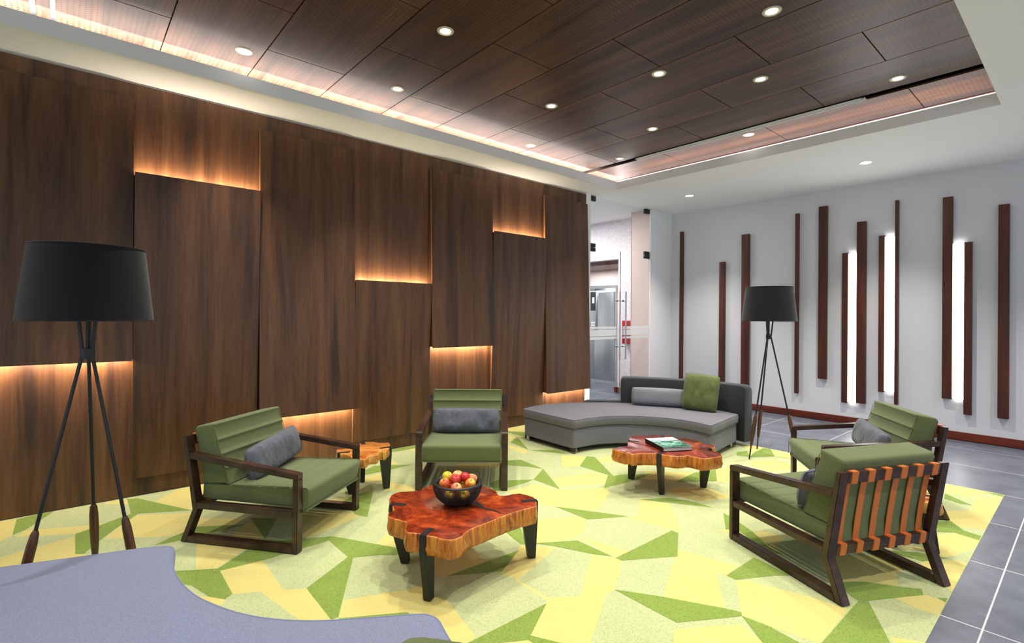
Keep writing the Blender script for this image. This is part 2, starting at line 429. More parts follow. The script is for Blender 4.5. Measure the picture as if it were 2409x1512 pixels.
YEL=[[[-4.79,-0.293],[-4.773,-0.258],[-4.45,-0.257],[-4.369,-0.306],[-4.354,-0.415],[-4.79,-0.458]],[[-4.492,-0.195],[-4.341,0.103],[-4.306,0.213],[-4.22,0.039],[-4.405,-0.243]],[[-4.08,-0.389],[-4.088,-0.285],[-4.128,-0.163],[-4.178,0.038],[-3.872,0.038],[-3.842,0.075],[-3.801,0.09],[-3.559,-0.018],[-3.789,-0.36]],[[-4.781,0.214],[-4.755,0.345],[-4.632,0.339],[-4.737,0.213]],[[-4.557,0.485],[-4.777,0.651],[-4.79,0.708],[-4.79,0.899],[-4.383,0.942],[-4.218,0.666]],[[-4.342,0.367],[-4.153,0.656],[-4.006,0.7],[-3.914,0.741],[-3.802,0.549],[-3.813,0.476],[-4.02,0.17],[-4.248,0.293]],[[-3.632,0.602],[-3.336,0.822],[-3.163,0.621],[-3.228,0.534]],[[-3.126,0.629],[-3.103,0.842],[-2.705,0.83],[-2.765,0.737],[-2.826,0.626]],[[-2.765,0.737],[-2.645,0.925],[-2.303,0.917],[-2.281,0.851],[-2.403,0.804]],[[-2.421,1.026],[-2.312,1.29],[-2.283,1.403],[-2.072,1.274],[-2.13,1.212],[-2.293,0.948]],[[-3.013,1.585],[-2.97,1.662],[-2.679,1.564],[-2.719,1.515],[-2.885,1.427]],[[-3.786,1.467],[-3.761,1.654],[-3.684,1.555]],[[-4.011,0.682],[-3.82,0.912],[-3.73,0.828],[-3.861,0.645]],[[-3.512,0.722],[-3.744,0.947],[-3.379,0.928]],[[-3.702,1.26],[-3.473,1.536],[-3.341,1.516],[-3.227,1.133],[-3.295,1.123]],[[-2.941,0.467],[-2.873,0.533],[-2.797,0.587],[-2.754,0.56]],[[-2.531,2.403],[-2.389,2.675],[-2.306,2.702],[-2.159,2.459],[-2.207,2.26],[-2.268,2.164],[-2.533,2.318]],[[-2.307,2.095],[-2.15,2.238],[-2.009,1.803],[-2.129,1.78]],[[-2.012,1.791],[-2.013,1.807],[-1.786,1.809],[-1.784,1.789]],[[-1.947,2.331],[-1.839,2.4],[-1.787,2.402],[-1.624,2.122],[-1.63,2.069],[-1.421,1.692],[-1.492,1.609],[-1.629,1.54],[-1.786,1.809],[-1.697,1.944]],[[-2.534,1.611],[-2.441,1.825],[-2.29,1.802],[-2.285,1.533],[-2.331,1.496]],[[-2.149,1.393],[-2.106,1.414],[-1.773,1.347],[-1.763,1.289],[-1.81,1.234],[-2.025,1.29],[-2.123,1.213],[-2.192,1.118],[-2.359,1.202]],[[-2.158,2.448],[-1.832,2.533],[-1.831,2.43],[-1.855,2.401]],[[-1.69,1.375],[-1.616,1.509],[-1.576,1.509]],[[-3.533,3.75],[-3.339,3.899],[-3.16,3.603],[-3.261,3.455]],[[-3.082,3.158],[-2.948,3.569],[-2.819,3.588],[-2.698,3.373],[-2.912,3.033]],[[-3.232,3.974],[-3.164,4.114],[-3.034,3.993],[-3.108,3.822]],[[-3.056,2.938],[-2.823,2.988],[-2.641,3.303],[-2.556,3.274],[-2.357,2.88],[-2.61,2.698],[-2.809,2.617],[-3.077,2.643]],[[-2.296,3.304],[-2.103,3.404],[-1.772,3.015],[-2.166,2.935],[-2.111,3.015]],[[-2.292,4.488],[-2.24,4.7],[-2.019,4.237],[-2.131,4.184]],[[-2.693,3.95],[-2.376,4.242],[-2.344,3.885],[-2.557,3.752]],[[-2.273,3.769],[-2.111,3.965],[-1.858,3.902],[-1.972,3.628],[-2.246,3.575]],[[-4.161,3.584],[-3.883,3.597],[-3.781,3.475],[-4.081,3.515]],[[-4.525,3.88],[-4.364,3.881],[-4.289,3.709]],[[-4.79,4.106],[-4.79,4.198],[-4.742,4.354],[-4.513,4.144],[-4.685,4.016]],[[-4.564,2.389],[-4.272,2.326],[-4.323,2.263]],[[-4.682,2.66],[-4.67,2.731],[-4.58,2.678]],[[-4.121,1.902],[-4.123,2.091],[-3.943,2.008],[-4.013,1.852]],[[-3.894,2.032],[-3.624,2.118],[-3.552,2.076],[-3.707,1.889]],[[-3.952,2.761],[-3.695,3.097],[-3.599,3.017],[-3.81,2.633]],[[-1.615,2.677],[-1.654,2.777],[-1.325,2.857],[-1.319,2.701],[-1.373,2.689],[-1.173,2.394],[-1.423,2.254]],[[-1.26,2.693],[-1.226,2.735],[-0.915,2.828],[-0.808,2.84],[-0.783,2.843],[-0.783,2.448],[-0.979,2.41],[-1.098,2.402]],[[-1.243,2.061],[-1.067,2.33],[-0.937,2.266],[-1.19,1.966]],[[-1.647,3.222],[-1.583,3.325],[-1.567,3.241]],[[-1.509,3.286],[-1.451,3.432],[-1.31,3.475],[-1.28,3.235],[-1.388,3.195]],[[-1.076,3.296],[-0.793,3.729],[-0.708,3.502],[-0.817,3.202],[-0.897,3.037]],[[-0.822,3.204],[-0.736,3.486],[-0.683,3.285]],[[-0.669,3.134],[-0.572,3.292],[-0.492,3.295],[-0.492,3.116],[-0.564,3.099]],[[-0.672,3.685],[-0.636,3.783],[-0.539,3.899],[-0.492,3.89],[-0.492,3.435],[-0.498,3.438],[-0.587,3.596]],[[-0.73,4.164],[-0.606,4.417],[-0.492,4.364],[-0.492,4.302],[-0.498,4.162],[-0.576,3.911],[-0.672,3.835]],[[-0.782,4.775],[-0.492,5.123],[-0.492,4.64],[-0.596,4.526],[-0.672,4.628]],[[-0.599,2.743],[-0.492,2.807],[-0.492,2.64],[-0.53,2.595]],[[-0.806,3.835],[-0.71,3.97],[-0.694,3.907],[-0.787,3.816]],[[-2.59,5.591],[-2.419,5.64],[-2.347,5.64],[-2.337,5.38],[-2.376,5.369]],[[-2.278,5.64],[-2.118,5.64],[-1.905,5.446],[-2.132,5.375]],[[-2.234,5.009],[-2.071,5.208],[-1.941,5.237],[-1.861,5.024],[-1.966,4.809],[-2.142,4.895]],[[-2.282,4.453],[-2.27,4.677],[-2.041,4.208],[-2.129,4.177]],[[-0.843,5.595],[-0.702,5.64],[-0.536,5.64],[-0.676,5.351],[-0.797,5.325]],[[-0.628,5.378],[-0.492,5.599],[-0.492,4.681],[-0.495,4.611],[-0.661,4.543],[-0.613,5.088]]]
GRN=[[[-4.761,-0.255],[-4.79,-0.19],[-4.79,-0.07],[-4.629,-0.142],[-4.51,-0.196],[-4.45,-0.257]],[[-4.761,0.338],[-4.733,0.399],[-4.209,0.665],[-4.371,0.37],[-4.4,0.335]],[[-4.4,0.335],[-4.371,0.37],[-4.248,0.293],[-4.153,0.232],[-3.982,0.139],[-3.842,0.075],[-3.872,0.038],[-4.22,0.039],[-4.28,0.144]],[[-3.719,0.397],[-3.778,0.484],[-3.861,0.645],[-3.696,0.896],[-3.693,0.658],[-3.7,0.474]],[[-3.792,0.945],[-3.678,1.083],[-3.379,0.928]],[[-3.159,0.625],[-3.306,0.814],[-3.327,0.944],[-3.156,1.265],[-3.114,1.222],[-3.106,1.054],[-3.102,0.853],[-3.126,0.629]],[[-3.156,1.265],[-2.719,1.515],[-2.631,1.536],[-2.736,1.38],[-2.807,1.244],[-2.301,0.951],[-2.303,0.917],[-2.645,0.925],[-2.833,1.224],[-3.114,1.222]],[[-3.296,0.4],[-3.272,0.454],[-3.159,0.625],[-3.126,0.629],[-2.831,0.627],[-2.797,0.587],[-2.873,0.533],[-3.055,0.485],[-3.149,0.405]],[[-2.289,0.946],[-2.13,1.212],[-2.077,1.216],[-2.159,0.995]],[[-3.695,1.559],[-3.761,1.654],[-3.791,1.843],[-3.302,1.564],[-3.399,1.519]],[[-4.79,2.51],[-4.79,2.806],[-4.685,2.74],[-4.679,2.557],[-4.695,2.457]],[[-4.282,1.976],[-4.378,2.131],[-4.189,2.427],[-4.176,2.187],[-4.174,1.95]],[[-4.705,3.939],[-4.652,4.005],[-4.497,4.123],[-4.35,3.988],[-4.582,3.946]],[[-4.372,3.893],[-3.882,3.617],[-4.239,3.671]],[[-3.751,3.144],[-3.72,3.206],[-3.672,3.312],[-3.318,3.275],[-3.485,3.199],[-3.599,3.103]],[[-3.318,3.275],[-2.844,2.998],[-3.156,3.0]],[[-3.275,2.747],[-3.277,2.817],[-3.156,3.0],[-3.136,2.88],[-3.135,2.695]],[[-3.866,3.609],[-3.705,3.834],[-3.513,3.829],[-3.702,3.703]],[[-3.306,2.639],[-3.342,2.774],[-3.136,2.612],[-3.147,2.567]],[[-2.525,2.143],[-2.596,2.297],[-2.539,2.284],[-2.295,2.132],[-2.307,2.095]],[[-3.339,3.899],[-3.276,3.948],[-2.785,3.608],[-2.831,3.596],[-3.163,3.6]],[[-2.831,3.596],[-2.785,3.608],[-2.742,3.727],[-2.594,3.93],[-2.605,3.527],[-2.634,3.293]],[[-2.344,3.885],[-2.376,4.242],[-2.298,4.481],[-2.131,4.184]],[[-2.296,3.304],[-2.164,3.515],[-1.996,3.582],[-1.85,3.582]],[[-2.605,2.704],[-2.153,2.965],[-2.301,2.703]],[[-1.83,2.401],[-1.829,2.991],[-1.78,2.987],[-1.609,2.695],[-1.788,2.401]],[[-1.756,3.541],[-1.699,3.519],[-1.487,3.389],[-1.306,3.225],[-1.218,3.202],[-1.303,3.143],[-1.553,3.335],[-1.608,3.281]],[[-2.273,2.169],[-2.126,2.403],[-1.855,2.401],[-1.956,2.332],[-2.177,2.229]],[[-1.763,1.289],[-1.759,1.768],[-1.629,1.54],[-1.608,1.514],[-1.684,1.382]],[[-1.626,1.537],[-1.492,1.609],[-1.576,1.509],[-1.616,1.509]],[[-2.828,1.438],[-2.72,1.514],[-2.687,1.574],[-2.66,1.481],[-2.723,1.385]],[[-2.286,1.541],[-2.263,2.038],[-2.135,1.799]],[[-1.625,2.121],[-1.425,2.252],[-1.173,2.394],[-1.109,2.422],[-1.094,2.394],[-1.111,2.361],[-1.263,2.111]],[[-1.094,2.394],[-0.979,2.41],[-0.833,2.388],[-0.94,2.262]],[[-1.319,2.701],[-1.314,3.026],[-1.092,2.971],[-1.148,2.905],[-1.265,2.697]],[[-0.776,2.222],[-0.779,2.452],[-0.777,2.965],[-0.745,3.003],[-0.583,2.684],[-0.511,2.536]],[[-0.897,3.098],[-0.824,3.194],[-0.666,3.297],[-0.598,3.348],[-0.579,3.284],[-0.745,3.003],[-0.782,2.967],[-0.823,2.994]],[[-0.492,3.281],[-0.527,3.303],[-0.492,3.338]],[[-0.762,4.493],[-0.666,4.622],[-0.581,4.484],[-0.492,4.458],[-0.492,4.363],[-0.618,4.392],[-0.726,4.285]],[[-0.834,3.74],[-0.704,3.856],[-0.573,3.895],[-0.636,3.783],[-0.663,3.732],[-0.745,3.728]],[[-0.492,5.576],[-0.614,5.609],[-0.492,5.639]],[[-0.806,5.315],[-0.619,5.135],[-0.684,5.111],[-0.783,5.162]],[[-2.281,5.14],[-2.337,5.38],[-2.349,5.618],[-2.308,5.64],[-2.286,5.64],[-2.132,5.375]],[[-2.456,5.234],[-2.412,5.364],[-2.282,5.156],[-2.401,5.117]]]

# ================================================================ room shell
XL, YB, HC = -4.801, 7.7725, 3.138
mb = MB(); mb.box(-9.2, 4.0, -3.2, 9.6, -0.12, -0.006); struct('floor', mb, M_TILE, smooth=0)

# carpet: base plus inlaid colour fields
mb = MB()
mb.box(XL, -0.488, -3.2, 5.645, -0.0058, -0.0040, mi=0)
def field(P, z, mi):
    a = sum(P[i][0] * P[(i + 1) % len(P)][1] - P[(i + 1) % len(P)][0] * P[i][1] for i in range(len(P)))
    if a < 0: P = P[::-1]
    mb.add([(p[0], p[1], z) for p in P], [list(range(len(P)))], mi)
for i, P in enumerate(YEL): field(P, -0.0039 + i * 8e-6, 1)
for i, P in enumerate(GRN): field(P, -0.0033 + i * 8e-6, 2)
tag(mb.build('carpet', [M_C_SAGE, M_C_YEL, M_C_GRN], smooth=0), 'yellow and green geometric carpet laid on the slate tile floor', 'carpet')

# white plaster ceiling around the wood coffer
CX1, CY1, CX2 = -4.357, 5.694, -0.524
mb = MB()
T = 3.56
mb.box(-5.17, CX1 - 0.02, -3.2, 6.175, HC, HC + 0.02)                       # left soffit (trough floor)
mb.box(CX1 - 0.02, CX1, -3.2, CY1, HC, 3.242)              # left lip
mb.box(CX1 - 0.02, CX2, CY1, CY1 + 0.02, HC, 3.242)                      # back lip
mb.box(CX1 - 0.02, CX2, CY1 + 0.02, 6.175, HC, HC + 0.02)         # back trough floor
mb.box(-5.17, CX2, 6.175, YB + 0.1, HC, T)                    # solid soffit toward the back wall
mb.box(CX2, 1.8, -3.2, YB + 0.1, HC, T)                           # right soffit
struct('ceiling', mb, M_WHITE, smooth=0)
mb = MB(); mb.box(-5.17, 1.8, -3.2, YB + 0.1, T, T + 0.05); struct('ceiling', mb, M_DARK, smooth=0)

# perforated walnut ceiling panels (one suspended ceiling)
mb = MB(); uvs = []
def panel(x0, x1, y0, y1, ux):
    g = 0.004; X0, X1, Y0, Y1 = x0 + g, x1 - g, y0 + g, y1 - g; z0, z1 = 3.40, 3.416
    vs = [(X0, Y0, z0), (X1, Y0, z0), (X1, Y1, z0), (X0, Y1, z0), (X0, Y0, z1), (X1, Y0, z1), (X1, Y1, z1), (X0, Y1, z1)]
    fs = [[3, 2, 1, 0], [4, 5, 6, 7], [0, 1, 5, 4], [1, 2, 6, 5], [2, 3, 7, 6], [3, 0, 4, 7]]
    mb.add(vs, fs)
    for q in fs:
        uvs.append([(vs[i][0] - x0 + ux, vs[i][1] - y0) if q in (fs[0],) else (0.0, 0.0) for i in q])
rows = [(0.508 + 0.611 * k, 0.508 + 0.611 * (k + 1), k) for k in range(-6, 8)] + [(5.50, 6.115, 8)]
for y0, y1, k in rows:
    xs = (-4.155 if k % 2 else -3.537) - 1.222 * 2
    while xs < CX2 + 0.1:
        a, b = max(xs, -4.796), min(xs + 1.222, CX2 + 0.02)
        if b - a > 0.05 : panel(a, b, y0, y1, a - xs)
        xs += 1.222
struct('ceiling', mb, M_PERF, smooth=0, uv=uvs)
mb = MB(); mb.box(-4.79, CX2, 6.135, 6.174, 3.392, 3.43); struct('trim_6', mb, M_WHITE, smooth=0)
mb = MB(); mb.box(-4.79, CX2, 6.116, 6.134, 3.396, 3.43); struct('trim_1', mb, M_BATTEN, smooth=0)     # brown edge of the wood ceiling
mb = MB(); mb.box(-4.79, -4.2, -0.215, -0.185, 3.392, 3.40); mb.box(-4.79, -4.2, -0.112, -0.088, 3.392, 3.40)
struct('trim_2', mb, M_STEEL, smooth=0)

# left wall: walnut backing, then white reveals round the glass door
mb = MB(); mb.box(XL - 0.3, XL, -3.2, 5.553, 0, 3.125); struct('wall_left', mb, M_BASEWOOD, smooth=0)
mb = MB(); mb.box(XL - 0.3, XL - 0.012, -3.2, 5.553, 3.125, 3.3); struct('trim_3', mb, M_FASCIA, smooth=0)
mb = MB(); mb.box(-5.17, XL + 0.002, 5.553, 5.655, 0, HC); mb.box(-5.17, XL, 7.15, YB + 0.1, 0, HC)
struct('wall_left', mb, M_WHITE, smooth=0)
mb = MB(); mb.box(XL - 0.1, 4.0, YB, YB + 0.15, 0, T); struct('wall_back', mb, M_GREYWALL, smooth=0)
mb = MB(); mb.box(XL, 4.0, YB - 0.015, YB, 0, 0.092, bev=0.002); struct('baseboard_back', mb, M_BASEBOARD)

# corridor and lift alcove beyond the glass door
n = NT('mottled_plaster'); v = n.coord(); a = n.noise(v, 22, 8, 0.8, 0.2)
n.col(n.ramp(a, [(0.35, srgb(204, 192, 202)), (0.6, srgb(232, 226, 232))])); n.set(0.7); M_MOTTLE = n.m
M_PINK = plain('pink_reveal', srgb(222, 196, 190), 0.6)
mb = MB(); mb.box(-5.733, -5.17, 7.535, 7.7, 0, HC); mb.box(-9.2, -5.733, 7.535, 7.7, 2.43, HC); struct('wall_corridor', mb, M_MOTTLE, smooth=0)
mb = MB(); mb.box(-5.174, -5.17, 7.14, 7.54, 0, HC); mb.box(-5.17, XL - 0.02, 7.146, 7.15, 0, HC); struct('trim_4', mb, M_PINK, smooth=0)  # thin pink sheets over the white jamb; the pink stands in for a reflection
mb = MB(); mb.box(-5.733, -5.6, 7.7, 8.7, 0, 2.45); mb.box(-9.2, -5.6, 8.65, 8.8, 2.04, 2.45); mb.box(-6.6, -5.6, 8.65, 8.8, 0, 2.04)
struct('wall_alcove', mb, M_PINK, smooth=0)
mb = MB(); mb.box(-9.2, -5.6, 7.7, 8.7, 2.36, 2.45); struct('ceiling_alcove', mb, plain('alcove_brown', srgb(104, 66, 58), 0.5), smooth=0)
mb = MB(); mb.box(-9.2, -9.1, 3.6, 9.0, 0, HC); mb.box(-9.2, -5.1, 3.5, 3.6, 0, HC); struct('wall_corridor', mb, M_WHITE, smooth=0)
mb = MB(); mb.box(-9.2, -5.17, 3.5, 7.7, HC, HC + 0.1); struct('ceiling_corridor', mb, M_WHITE, smooth=0)
mb = MB(); mb.box(-5.80, -5.17, 7.517, 7.535, 0, 0.10); mb.box(-5.751, -5.733, 7.517, 7.75, 0, 0.10); struct('baseboard_corridor', mb, M_BASEBOARD, smooth=0)
area_lamp('corridor_fill', (-6.6, 6.2, HC - 0.02), (0, 0, 0), 1.6, 0.5, 110, (1.0, 0.97, 0.95))  # unseen area light added to brighten the corridor
area_lamp('alcove_lamp', (-6.9, 8.15, 2.34), (0, 0, 0), 0.9, 0.2, 22, (0.95, 0.98, 1.0))

# lift
lift = thing('elevator', 'stainless steel elevator doors seen through the glass door', 'elevator', (-7.2, 8.65, 0))
mb = MB(); mb.box(0.0, 0.57, -0.03, 0.0, 0.02, 1.98, bev=0.004); mb.build('door_panel', M_STEEL, lift)
mb = MB(); mb.box(-0.62, -0.005, -0.03, 0.0, 0.02, 1.98, bev=0.004); mb.build('door_panel', M_STEEL, lift)
mb = MB(); mb.box(-0.7, 0.6, -0.035, 0.0, 1.98, 2.04); mb.box(0.575, 0.6, -0.04, 0.0, 0.0, 1.98); mb.build('door_frame', M_STEEL, lift)
mb = MB(); mb.box(-0.6, 0.57, -0.05, -0.031, 1.90, 1.93); mb.build('light_strip', emis('lift_light', (0.85, 0.95, 1, 1), 3.0), lift)
mb = MB(); mb.box(-0.6, 0.57, -0.07, -0.031, 0.88, 0.96); mb.build('handrail', M_STEEL, lift)
pn = MB().box(-0.09, 0.075, -0.055, -0.031, 1.05, 1.92, bev=0.004).build('control_panel', M_STEEL, lift)
mb = MB(); mb.box(-0.075, 0.06, -0.060, -0.053, 1.50, 1.90, bev=0.003); mb.build('display_plate', M_BLACK, pn)
mb = MB(); mb.box(-0.03, 0.03, -0.063, -0.058, 1.66, 1.79); mb.build('display_screen', emis('lift_screen', (0.9, 0.95, 1, 1), 1.2), pn)
for i in range(3):
    for j in range(2):
        mb = MB(); mb.lathe([(0.0, 0.008), (0.018, 0.008), (0.018, 0)], 16, mat=Matrix.Translation((-0.03 + 0.055 * j, -0.055, 1.13 + 0.055 * i)) @ Matrix.Rotation(PI / 2, 4, 'X'))
        mb.build('button', M_WHITE, pn)
fb = MB(); fb.box(-5.565, -5.445, 7.43, 7.535, 0.90, 1.31, bev=0.004)
tag(fb.build('fire_box', plain('signal_red', srgb(176, 18, 26), 0.4)), 'red fire box on the corridor wall behind the glass door', 'fire box')

# ---------------------------------------------------------------- glass door
GX = XL - 0.03
dr = thing('door_1', None, None, (GX, 5.66, 0)); dr['kind'] = 'structure'
def pane(name, y0, y1, z0, z1, parent=dr): return MB().box(-0.006, 0.006, y0, y1, z0, z1).build(name, M_GLASS, parent, 0)
pane('transom_pane', 0.0, 1.488, 2.39, 3.13)
MB().box(-0.007, 0.007, 0.7355, 0.7405, 0.012, 2.384).build('edge_strip', M_STEEL, dr, 0)
leaves = [pane('door_leaf', 0.004, 0.735, 0.012, 2.384), pane('door_leaf', 0.741, 1.484, 0.012, 2.384)]
for i, (ya, yb) in enumerate(((0.004, 0.735), (0.741, 1.484))):
    for z0, z1 in ((1.195, 1.235), (1.095, 1.185), (1.045, 1.078)):
        mb = MB(); mb.box(0.0065, 0.0075, ya, yb, z0, z1); mb.build('frosted_band', M_FROST, leaves[i], 0)
    for sx in (-1, 1):
        yh = 0.735 - 0.07 if i == 0 else 0.741 + 0.07
        mb = MB(); mb.tube([(sx * 0.055, yh, 0.73), (sx * 0.055, yh, 1.77)], 0.012, 12)
        for zz in (0.93, 1.63): mb.tube([(sx * 0.006, yh, zz), (sx * 0.055, yh, zz)], 0.009, 10); mb.tube([(sx * 0.006, yh, zz), (sx * 0.012, yh, zz)], 0.018, 12)
        mb.build('door_handle', M_STEEL, leaves[i])
for (y0, z0, z1) in ((0.0, 2.33, 2.384), (0.0, 2.39, 2.445), (1.36, 2.33, 2.384), (1.36, 2.39, 2.445), (0.0, 3.06, 3.13), (1.36, 3.06, 3.13)):
    MB().box(-0.018, 0.018, y0, y0 + 0.125, z0, z1, bev=0.002).build('patch_fitting', M_BLACK, dr)

# ================================================================ tilted walnut wall panels with amber light behind
EDG = [-0.515, 0.358, 1.232, 2.092, 2.955, 3.815, 4.69, 5.556]
#            bottom z, top z, depth at bottom, depth at top, led at 'b'ottom or 't'op
PAN = [(1.033, 3.00, 0.112, 0.030, 'b'), (0.135, 2.440, 0.030, 0.100, 't'), (0.482, 2.993, 0.116, 0.030, 'b'), (0.135, 1.726, 0.030, 0.080, 't'),
       (1.032, 2.990, 0.106, 0.030, 'b'), (0.135, 2.398, 0.030, 0.080, 't'), (0.373, 2.982, 0.113, 0.030, 'b')]
PLAB = ['tall walnut wall panel behind the near floor lamp, at the far left', 'walnut wall panel behind the left armchair, glowing along its top edge',
        'tall walnut wall panel right of the left armchair, glowing at its foot', 'shorter walnut wall panel behind the small side table, lit along its top',
        'walnut wall panel hanging above the middle armchair', 'walnut wall panel behind the curved sofa end, glowing along its top edge', 'walnut wall panel beside the glass door']
for i, (zb, zt, db, dt, led) in enumerate(PAN):
    y0, y1 = EDG[i] + 0.0025, EDG[i + 1] - 0.0025
    P = thing('wall_panel', PLAB[i], 'wall panel', (XL, y0, 0), 0, 'tilted walnut wall panels')
    L = y1 - y0
    mb = MB(); mb.hexa([(db - 0.018, 0, zb), (db, 0, zb), (db, L, zb), (db - 0.018, L, zb)], [(dt - 0.018, 0, zt), (dt, 0, zt), (dt, L, zt), (dt - 0.018, L, zt)], bev=0.0025)
    ob = mb.build('board', [M_WALLWOOD, M_EDGE], P)
    for pl in ob.data.polygons: pl.material_index = 0 if abs(pl.normal.x) > 0.93 else 1
    # side cheeks, added to stop the strip light leaking sideways
    for ya in (0.004, L - 0.018):
        s_ = 0.012; za, zc = (zb + s_, zt - 0.01) if led == 'b' else (zb + 0.01, zt - s_)
        def dd(z): return db + (dt - db) * (z - zb) / (zt - zb) - 0.019
        mb = MB(); mb.hexa([(0.001, ya, za), (dd(za), ya, za), (dd(za), ya + 0.014, za), (0.001, ya + 0.014, za)], [(0.001, ya, zc), (dd(zc), ya, zc), (dd(zc), ya + 0.014, zc), (0.001, ya + 0.014, zc)])
        mb.build('cheek', M_WALLWOOD, P, 0)
    dl = db if led == 'b' else dt
    zl = zb + 0.04 if led == 'b' else zt - 0.04
    MB().box(dl - 0.045, dl - 0.022, 0.02, L - 0.02, zl + (0.006 if led == 'b' else -0.012), zl + (0.012 if led == 'b' else -0.006)).build('led_strip', M_LED, P, 0)
    # light leaves toward the open edge and the backing
    tilt = math.radians(60)
    rot = (0, tilt, 0) if led == 'b' else (0, PI - tilt, 0)
    area_lamp('panel_led', (XL + dl - 0.036, y0 + L / 2, zl), rot, 0.012, L - 0.05, LED_W, (1.0, 0.82, 0.62))

# cove strips in the ceiling troughs
area_lamp('cove_lamp', (-4.46, 2.3, 3.163), (0, PI, 0), 0.12, 7.6, COVE_W * 6.5, (1.0, 0.93, 0.88))
area_lamp('cove_lamp', (-4.67, 2.3, 3.175), (0, PI, 0), 0.03, 7.6, COVE_W * 36.0, (1.0, 0.93, 0.88))
area_lamp('cove_lamp', (-2.42, 5.80, 3.163), (0, PI, 0), 3.6, 0.12, COVE_W * 3.8, (1.0, 0.93, 0.88))
mb = MB(); mb.box(-4.612, -4.606, -3.1, 6.0, 3.158, 3.30); struct('cove_light_cutoff', mb, M_WHITE, smooth=0)     # unseen flange added to sharpen the edge of the cove light

# ================================================================ downlights
dl0 = thing('downlight', 'x', 'ceiling light', (0, 0, 0), 0, 'recessed downlights in the walnut ceiling')
mb = MB(); mb.lathe([(0.036, -0.001), (0.038, -0.003), (0.046, -0.007), (0.057, -0.005), (0.060, 0.0), (0.060, 0.003)], 40); mb.build('trim_ring', M_TRIMRING, dl0, fix=True)
mb = MB(); mb.lathe([(0.0001, -0.003), (0.02, -0.003), (0.037, -0.0015)], 32); o = mb.build('lens', M_LENS, dl0)
DL = [(-4.297, 0.992, 'downlight left of the ceiling, above the left armchair wall panels'), (-4.099, 2.187, 'downlight beside the left cove, above the middle of the walnut wall'),
      (-3.034, 1.990, 'large looking downlight at the top of the picture, left of centre'), (-4.405, 4.099, 'small downlight nearest the left cove, above the middle armchair'),
      (-3.441, 3.465, 'downlight near the centre of the walnut ceiling'), (-4.010, 5.280, 'downlight at the left end of the slot air diffuser'),
      (-3.137, 4.694, 'downlight in front of the middle of the slot air diffuser'), (-2.388, 3.658, 'downlight right of centre in the walnut ceiling'),
      (-2.527, 5.612, 'downlight between the slot air diffuser and the far cove'), (-1.873, 4.376, 'downlight above the far armchair, near the right ceiling edge'),
      (-1.106, 5.204, 'downlight nearest the right corner of the walnut ceiling'), (-1.408, 3.453, 'largest looking downlight at the top right of the walnut ceiling')]
for i, (x, y, lab) in enumerate(DL):
    if i == 0: dl0.location = (x, y, 3.40); dl0['label'] = lab
    else: dup(dl0, (x, y, 3.40), 0, lab)
    spot_lamp('downlight_lamp', (x, y, 3.385 if x > -3.9 and y < 5.5 else 3.15), SPOT_W, 100 if x > -3.9 else 80)
for (x, y) in ((-2.0, 2.0), (-3.1, 0.5), (-1.5, 0.6), (-0.9, 1.9), (-3.2, -1.2), (-1.5, -1.2)):       # the same ceiling grid behind and above the camera
    spot_lamp('downlight_lamp', (x, y, 3.385), SPOT_W)
for (x, y, lab) in ((-3.876, 6.738, 'bright round downlight in the white ceiling nearest the glass door'), (-1.716, 6.722, 'bright round downlight in the white ceiling above the light bars')):
    t = thing('downlight', lab, 'ceiling light', (x, y, HC), 0, 'downlights in the white ceiling')
    MB().lathe([(0.052, -0.001), (0.053, -0.005), (0.060, -0.004), (0.062, 0.0)], 40).build('trim_ring', M_WHITE, t, fix=True)
    MB().lathe([(0.0001, -0.004), (0.03, -0.004), (0.052, -0.002)], 32).build('lens', emis('bright_lens', (1, 1, 1, 1), 40.0), t)
for (x, y) in ((-3.876, 6.738), (-1.716, 6.722), (0.6, 6.7), (2.2, 6.7), (0.7, 4.5), (0.7, 2.3), (2.4, 3.4), (0.7, 0.2)):
    if x < 1.7: spot_lamp('soffit_lamp', (x, y, HC - 0.012), SPOT_W * 1.9, 95)
mb = MB(); mb.lathe([(0.0001, -0.028), (0.02, -0.027), (0.045, -0.018), (0.055, -0.004), (0.056, 0.0)], 32)
tag(mb.build('smoke_detector', M_WHITE, fix=True), 'white round detector on the white ceiling at the right picture edge', 'detector').location = (-0.475, 6.73, HC)

df = thing('air_diffuser', 'white slot air diffuser running along the walnut ceiling', 'air diffuser', (-2.635, 5.447, 3.392))
mb = MB()
for y0, y1 in ((-0.038, -0.026), (-0.006, 0.006), (0.026, 0.038)): mb.box(-1.24, 1.24, y0, y1, -0.006, 0.004, bev=0.001)
mb.box(-1.24, -1.215, -0.038, 0.038, -0.006, 0.004); mb.box(1.215, 1.24, -0.038, 0.038, -0.006, 0.004)
mb.build('frame', M_WHITE, df)
for yc in (-0.016, 0.016): MB().box(-1.215, 1.215, yc - 0.010, yc + 0.010, 0.001, 0.006).build('slot', M_DARK, df, 0)

